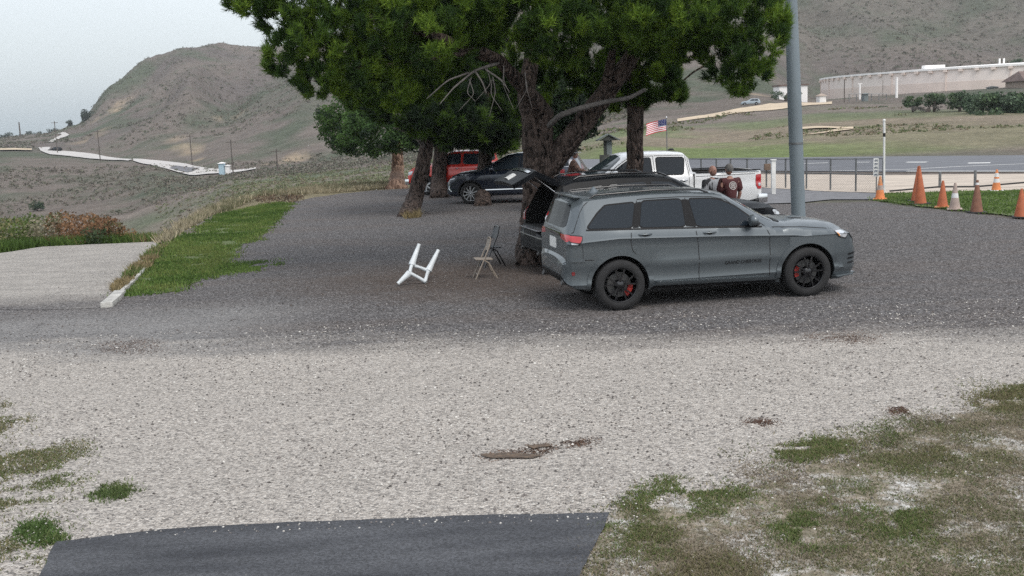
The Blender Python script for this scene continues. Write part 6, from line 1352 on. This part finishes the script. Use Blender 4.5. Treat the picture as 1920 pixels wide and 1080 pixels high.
        for s in (-1, 1): MB().tube([ch+up*.10+V((0, s*.10, 0)), sh[s], sh[s].lerp(el[s], .5), el[s], el[s].lerp(wr[s], .92)], [.085, .098, .082, .070, .055], 12).build('sleeve', jacket, jk, 180)
    Jt = [pel]; Rt = [(.165, .135)]; Et = []
    for s in (-1, 1):
        n = len(Jt); Jt += [hipv[s], kn[s], an[s]+V((0, 0, .01))]; Rt += [.115, .082, .072]; Et += [(0, n), (n, n+1), (n+1, n+2)]
    skin('trousers', Jt, Et, Rt, trousers, r)
    for s in (-1, 1):
        q = MB(); q.ball((an[s].x+.06, an[s].y, .045), (.14, .052, .05), 12, 8); q.box((an[s].x+.06, an[s].y, .012), (.27, .095, .022)); q.build('shoe', m_dark, r, 50)
    if hair:
        P_ = []; Q_ = []; 
        for i in range(9):
            p = math.pi*.62*i/8
            for k in range(20):
                t = 2*math.pi*k/20; x, y, z = math.sin(p)*math.cos(t), math.sin(p)*math.sin(t), math.cos(p); cut = 1.0
                if x > .35: z = max(z, .52)
                P_.append((hc.x-.006+.104*x, hc.y+.087*y, hc.z+.006+.124*z))
        for i in range(8):
            for k in range(20): Q_.append((i*20+k, (i+1)*20+k, (i+1)*20+(k+1) % 20, i*20+(k+1) % 20))
        obj('hair', P_, Q_, hair, r, 180)
    if hat:
        q = MB(); q.lathe([(.001, .125), (.07, .12), (.095, .09), (.10, .03)], 24, tuple(hc+V((0, 0, .03)))); hh = q.build('hat', hat[0], r, 60)
        q = MB(); q.lathe([(.098, .035), (.15, .03), (.19, .045), (.19, .052), (.15, .042), (.098, .05)], 24, tuple(hc+V((.02, 0, .03))), 'z', True); q.build('brim', hat[1], hh, 60)
    if emblem:
        q = MB(); c = ch+up*.0+V((-.150, 0, 0))
        for rr, w_ in ((.085, .014), (.055, .010)): 
            n = 28; V_ = [(c.x-.0, c.y+math.cos(2*math.pi*k/n)*(rr+dd), c.z+math.sin(2*math.pi*k/n)*(rr+dd)*.95) for dd in (-w_/2, w_/2) for k in range(n)]
            q.add([(x-.004-.0, y, z) for x, y, z in V_], [(k, (k+1) % n, n+(k+1) % n, n+k) for k in range(n) if k % 7 != 0 or rr > .07])
        for z in (-.03, 0, .03): q.add([(c.x-.004, c.y-.04, c.z+z-.006), (c.x-.004, c.y+.04, c.z+z-.006), (c.x-.004, c.y+.04, c.z+z+.008), (c.x-.004, c.y-.04, c.z+z+.008)], [(0, 1, 2, 3)])
        q.build('emblem', emblem, st)
        # press the print onto the cloth
        e = st.children[0]; bt = BVHTree.FromPolygons([v.co for v in st.data.vertices], [p.vertices for p in st.data.polygons])
        for v in e.data.vertices:
            h = bt.ray_cast(Vector((-1.2, v.co.y, v.co.z)), Vector((1, 0, 0)))[0]
            if h: v.co = h+Vector((-.006, 0, 0))
    r.scale = (sc,)*3; return r
m_mar = mat('maroon_shirt', (.075, .018, .020), .85, noise=.3, nscale=5, bump=.01, bscale=6); m_jean = mat('dark_jeans', (.03, .035, .05), .9, noise=.3, nscale=20); m_gt = mat('grey_tshirt', (.30, .31, .33), .85, noise=.15, nscale=7)
m_jk = mat('black_jacket', (.012, .013, .016), .8); m_hgrey = mat('grey_hair', (.13, .125, .12), .8, noise=.4, nscale=40, bump=.006); m_cam = mat('brown_patterned_shirt', (.22, .13, .10), .9, nscale=14, col2=(.05, .03, .025))
m_hatw = mat('white_hat_cloth', (.62, .63, .64), .8); m_hatb = mat('black_hat_cloth', (.02, .02, .022), .8)
b = at(1369, 400, 22.8); person('grey haired man in a maroon shirt with a white back print, seen from behind', (b[0], b[1], 0), R_(112), .99, {'arm': {-1: ((.02, -.07, -.28), (.10, .02, -.22)), 1: ((.02, .07, -.28), (.06, .01, -.24))}}, m_mar, m_jean, m_hgrey, 'short', emblem=mat('white_print', (.5, .48, .46), .8))
b = at(1335, 400, 23.3); person('bald man in a grey T-shirt and open black jacket facing the other man', (b[0], b[1], 0), R_(-50), .965, {'arm': {-1: ((.03, -.10, -.26), (.20, .12, -.05)), 1: ((.03, .10, -.26), (.20, -.13, -.05))}}, m_gt, m_jean, None, 'short', jacket=m_jk)
b = at(1071, 400, 34.5); person('person in a brown patterned shirt and brimmed hat leaning over the bench', (b[0], b[1], 0), R_(-8), 1.02, {'lean': .22, 'arm': {-1: ((.16, -.04, -.22), (.24, .02, -.04)), 1: ((.16, .04, -.22), (.24, 0, -.08))}}, m_cam, m_jean, m_hgrey, 'long', hat=(m_hatb, m_hatw))
# bench and model aeroplane
b = at(1090, 400, 34.2); r = thing('work_bench', 'wooden bench with a pale top in front of the leaning person', 'bench', (b[0], b[1], 0)); q = MB(); q.box((0, 0, .92), (2.0, .7, .05)); bevel(q.build('bench_top', mat('pale_bench_top', (.42, .44, .42), .7, noise=.2, nscale=5), r), .01)
for sx_ in (-.9, .9):
    for sy in (-.28, .28): q = MB(); q.box((sx_, sy, .445), (.08, .08, .89)); bevel(q.build('leg', mat('grey_timber', (.2, .18, .16), .9, noise=.3, nscale=8), r), .006)
r = thing('model_aeroplane', 'red and white model aeroplane lying on the bench', 'model aeroplane', (b[0], b[1], .945), R_(6)); m_pr = mat('red_film', (.5, .04, .05), .35, coat=.4); m_pw = mat('white_film', (.75, .75, .76), .35, coat=.4)
MB().tube([(-.62, 0, .16), (-.3, 0, .15), (.1, 0, .14), (.38, 0, .13), (.46, 0, .13)], [.02, .05, .08, .075, .03], 12).build('fuselage', m_pr, r, 60)
q = MB(); q.box((.08, 0, .20), (.26, 1.3, .025)); bevel(q.build('wing', m_pw, r), .01); q = MB(); q.box((-.56, 0, .17), (.14, .42, .012)); bevel(q.build('tailplane', m_pw, r), .004)
q = MB(); q.box((-.57, 0, .25), (.14, .012, .18)); bevel(q.build('fin', m_pr, r), .004); q = MB(); q.box((.475, 0, .13), (.012, .03, .28)); q.build('propeller', m_dark, r)
for sy in (-.12, .12): MB().tube([(.22, sy*.4, .1), (.24, sy, .04)], .006, 6).build('gear_leg', m_chr, r); MB().lathe([(.001, -.015), (.04, -.012), (.04, .012), (.001, .015)], 14, (.24, sy, .04), 'y').build('wheel', m_dark, r, 40)
MB().ball((-.0, 0, .22), (.14, .06, .05), 12, 8).build('canopy', m_glass, r, 60)
# kiosk
b = at(1145, 400, 33.5); kx = thing('kiosk', 'grey post with a small gabled roof and a dark box', 'kiosk', (b[0], b[1], 0)); m_kg = mat('grey_green_paint', (.17, .20, .20), .7, noise=.25, nscale=5); m_kd = mat('dark_green_box', (.05, .055, .05), .7)
zr = at(1140, 256, 33.5)[2]; q = MB(); q.box((0, 0, (zr-.05)/2), (.17, .17, zr-.05)); bevel(q.build('post', m_kg, kx), .01); q = MB(); q.box((-.13, 0, (zr-.05)/2), (.07, .12, zr-.05)); q.build('side_board', m_kd, kx)
for s in (-1, 1): q = MB(); q.box((s*.18-.03, 0, zr-.02), (.42, .5, .03), 0, s*.48); bevel(q.build('roof', m_kg, kx), .005)
q = MB(); q.add([(-.33, -.2, zr-.12), (.27, -.2, zr-.12), (-.03, -.2, zr+.05)], [(0, 1, 2)]); q.build('gable', m_kd, kx)
zb0, zb1 = at(1135, 313, 33.4)[2], at(1135, 290, 33.4)[2]; q = MB(); q.box((-.16, -.12, (zb0+zb1)/2), (.30, .12, zb1-zb0)); bevel(q.build('box', m_kd, kx), .01)
# flag
b = at(1251, 300, 46); zt = at(1250, 221, 46)[2]; fl = thing('flag', 'red white and blue striped flag on a thin pole beyond the white pickup', 'flag', (b[0], b[1], 0))
MB().tube([(0, 0, -.1), (0, 0, zt)], .022, 8).build('pole', m_galv, fl, 60); MB().ball((0, 0, zt+.02), .035).build('finial', m_chr, fl, 60)
def fpos(u, v):
    x = -u*.88-.0; z = zt-.05-v*.50-u*u*.12-u*.06; return (x+.02*math.sin(v*5), -.08*math.sin(u*7+v)*u**.5, z)
m_fr, m_fw, m_fb = mat('flag_red', (.50, .03, .05), .8), mat('flag_white', (.78, .78, .78), .8), mat('flag_blue', (.02, .03, .12), .8)
cl = MB(); nu = 26; vv = [fpos(i/nu, j/13) for i in range(nu+1) for j in range(14)]; cl.add(vv, [(i*14+j, (i+1)*14+j, (i+1)*14+j+1, i*14+j+1) for i in range(nu) for j in range(13)])
fo_ = cl.build('cloth', [m_fr, m_fw, m_fb], fl, 180)
for i in range(nu):
    for j in range(13): fo_.data.polygons[i*13+j].material_index = 2 if (i < nu*.42 and j < 7) else j % 2
q = MB()
for i in range(5):
    for j in range(4):
        u, v = .035+i*.085, .06+j*.13; c = fpos(u, v)
        for dy in (-.006, .006): q.add([(c[0]-.012, c[1]+dy, c[2]), (c[0], c[1]+dy, c[2]-.012), (c[0]+.012, c[1]+dy, c[2]), (c[0], c[1]+dy, c[2]+.012)], [(0, 1, 2, 3)])
q.build('stars', m_fw, fo_)

# ------------------------------------------------------------------ far structures
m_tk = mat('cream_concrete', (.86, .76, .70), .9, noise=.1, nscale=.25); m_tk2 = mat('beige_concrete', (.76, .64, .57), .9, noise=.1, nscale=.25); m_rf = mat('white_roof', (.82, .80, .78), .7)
D_ = 285; cx, cy = (1930-960)/F*D_, D_; Rt = 52.7; zb_, zt_ = 3.0, 10.25
tk = thing('water_tank', 'huge round beige water tank on the hillside', 'water tank', (cx, cy, zb_)); hh = zt_-zb_
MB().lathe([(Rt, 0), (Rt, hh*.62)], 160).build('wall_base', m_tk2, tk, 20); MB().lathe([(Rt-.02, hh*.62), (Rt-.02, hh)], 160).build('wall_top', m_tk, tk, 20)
MB().lathe([(Rt+.35, hh), (Rt+.35, hh+.45), (Rt*.6, hh+1.3), (.01, hh+1.8)], 160).build('roof', m_rf, tk, 30)
for k in range(96):
    a = 2*math.pi*k/96
    if math.sin(a) > .35: continue
    q = MB(); q.box(((Rt+.25)*math.cos(a), (Rt+.25)*math.sin(a), hh-.30), (.6, .9, .5), a); q.build('vent', m_tk2, tk)
    if k % 4 == 0: q = MB(); q.box(((Rt+.05)*math.cos(a), (Rt+.05)*math.sin(a), hh*.48), (.2, .25, hh*.9), a); q.build('pilaster', m_tk2, tk)
p = at(1750, 128, 268); q = MB(); q.box((p[0]-cx, p[1]-cy, hh+1.4), (5, 2, .9)); q.build('roof_hatch', m_rf, tk)
for px in (1874, 1882): p = at(px, 125, 262); MB().tube([(p[0]-cx, p[1]-cy, hh+.3), (p[0]-cx, p[1]-cy, hh+2.6)], .22, 8).build('roof_vent_pipe', m_rf, tk)
def stand(px, yt, yb, Y, rad, m, name, lb, cat, arm=None, group=None):
    b = at(px, yb, Y); t = at(px, yt, Y); gz = float(terr(b[0], b[1])); r = thing(name, lb, cat, (b[0], b[1], gz), group=group); h = t[2]-gz
    MB().tube([(0, 0, -.5), (0, 0, h)], [rad, rad*.8], 8).build('pole', m, r, 60)
    if arm:
        for z, w_ in arm: q = MB(); q.box((0, 0, h-z), (w_, .15, .15)); q.build('crossarm', m, r)
    return r
m_wood = mat('weathered_pole_wood', (.09, .075, .065), .9)
stand(1583, 149, 194, 195, .10, m_wood, 'lamp_post', 'thin dark post left of the tank equipment', 'post')
stand(1681, 145, 188, 215, .28, m_rf, 'standpipe', 'white standpipe against the tank wall', 'pipe')
stand(1612, 156, 190, 225, .20, m_rf, 'lamp_post', 'pale post with a lamp head in front of the tank', 'post', [(0.1, .9)])
stand(1655, 150, 190, 225, .06, m_wood, 'lamp_post', 'thin post between the equipment and the standpipe', 'post')
for px, yt, yb, Y, lb in [(107, 227, 277, 345, 'utility pole at the bend of the far road'), (437, 262, 323, 240, 'utility pole beside the small huts'), (520.5, 279, 317, 226, 'utility pole right of the huts'), (188, 243, 300, 300, 'faint utility pole on the slope near the dark car'), (360, 252, 303, 290, 'utility pole at the foot of the eroded spur'), (39, 229, 262, 560, 'utility mast on the far left skyline')]:
    stand(px, yt, yb, Y, .15 if Y < 400 else .4, m_wood, 'utility_pole', lb, 'utility pole', [(.5, 2.2)] if Y < 400 else None, 'utility poles along the valley road')
def small_building(name, lb, px0, px1, yt, yb, Y, wallm, roofm, dep=6, rh=1.2, win=True, cat='building', gable=True):
    a, b = at(px0, yb, Y), at(px1, yb, Y); t = at((px0+px1)/2, yt, Y)[2]; gz = min(float(terr(a[0], Y)), a[2]); wd = b[0]-a[0]; h = t-gz-rh; r = thing(name, lb, cat, ((a[0]+b[0])/2, Y, gz))
    q = MB(); q.box((0, dep/2, h/2), (wd, dep, h)); q.build('wall', wallm, r); ov = wd*.05+.2
    if gable: q = MB(); q.add([(-wd/2-ov, -ov, h), (wd/2+ov, -ov, h), (wd/2+ov, dep+ov, h), (-wd/2-ov, dep+ov, h), (-wd/2+.5, dep/2, h+rh), (wd/2-.5, dep/2, h+rh)], [(0, 1, 5, 4), (2, 3, 4, 5), (1, 2, 5), (3, 0, 4), (3, 2, 1, 0)])
    else: q = MB(); q.box((0, dep/2, h+rh/2), (wd+ov, dep+ov, rh))
    q.build('roof', roofm, r)
    if win:
        for k in (-.25, .25): q = MB(); q.box((k*wd, -.03, h*.55), (wd*.2, .08, h*.35)); q.build('window', m_glass, r)
    return r
m_tan2 = mat('tan_stucco', (.34, .27, .22), .9); m_tile = mat('brown_tile_roof', (.16, .11, .095), .85, noise=.3, nscale=.8)
small_building('house', 'tan house with a brown roof at the right edge in front of the tank', 1924, 2020, 130, 168, 215, m_tan2, m_tile, 9, 2.0)
small_building('shed', 'white flat roofed building behind the hedge', 1461, 1514, 158, 196, 228, m_rf, m_tile, 5, .3, False, gable=False)
small_building('hut', 'small pale hut with a slanting roof at the left end of the tank', 1537, 1549, 175, 194, 222, m_rf, m_tan2, 2.5, .5, False)
small_building('hut', 'tiny blue and white hut beside the far road', 410, 419, 304, 317, 245, mat('pale_blue_wall', (.35, .48, .55), .7), m_rf, 2, .3, False)
small_building('hut', 'tiny white box right of the blue hut by the far road', 422, 429, 309, 317, 246, m_rf, m_rf, 1.5, .2, False)
small_building('utility_cabinet', 'grey green cabinet at the foot of the tank', 1857, 1872, 161, 172, 226, m_kg, m_kd, 2, .3, False, 'cabinet')
small_building('utility_cabinet', 'grey machinery cabinet among the pipes left of the standpipe', 1620, 1628, 174, 194, 205, m_kg, m_kg, 1.5, .2, False, 'cabinet')
bush_at(1474, 178, 42, 212, [(.06, .10, .05), (.05, .08, .045)], 'hedge', 'clipped green hedge in front of the white flat roofed building', 'hedge', n=40, per=80, hpx=9, sz=.25)
bush_at(1470, 197, 36, 206, [(.13, .09, .08)], 'shrub', 'low brown brush at the foot of the hedge', 'shrub', n=30, per=50, hpx=4)
fe = thing('equipment_fence', 'light fence frame round the machinery left of the standpipe', 'fence', at(1640, 190, 205)); fo = np.array(fe.location)
for px in (1592, 1606, 1620, 1634, 1648, 1662):
    a = at(px, 195, 205); t = at(px, 176, 205); MB().tube([a-fo-[0, 0, .6], t-fo], .07, 6).build('post', m_galv, fe)
MB().tube([at(1592, 176, 205)-fo, at(1662, 176, 205)-fo], .06, 6).build('rail', m_galv, fe)
# haze: even pale air round the whole scene
q = MB(); q.box((0, 800, 115), (5400, 1900, 300)); hz = q.build('haze', [], None)
m = bpy.data.materials.new('haze'); m.use_nodes = True; t = m.node_tree; t.nodes.clear(); o_ = t.nodes.new('ShaderNodeOutputMaterial'); pv = t.nodes.new('ShaderNodeVolumePrincipled')
pv.inputs['Color'].default_value = (.88, .92, .96, 1); pv.inputs['Density'].default_value = HAZE; pv.inputs['Anisotropy'].default_value = .1; t.links.new(pv.outputs[0], o_.inputs['Volume'])
hz.data.materials.append(m); tag(hz, kind='stuff')
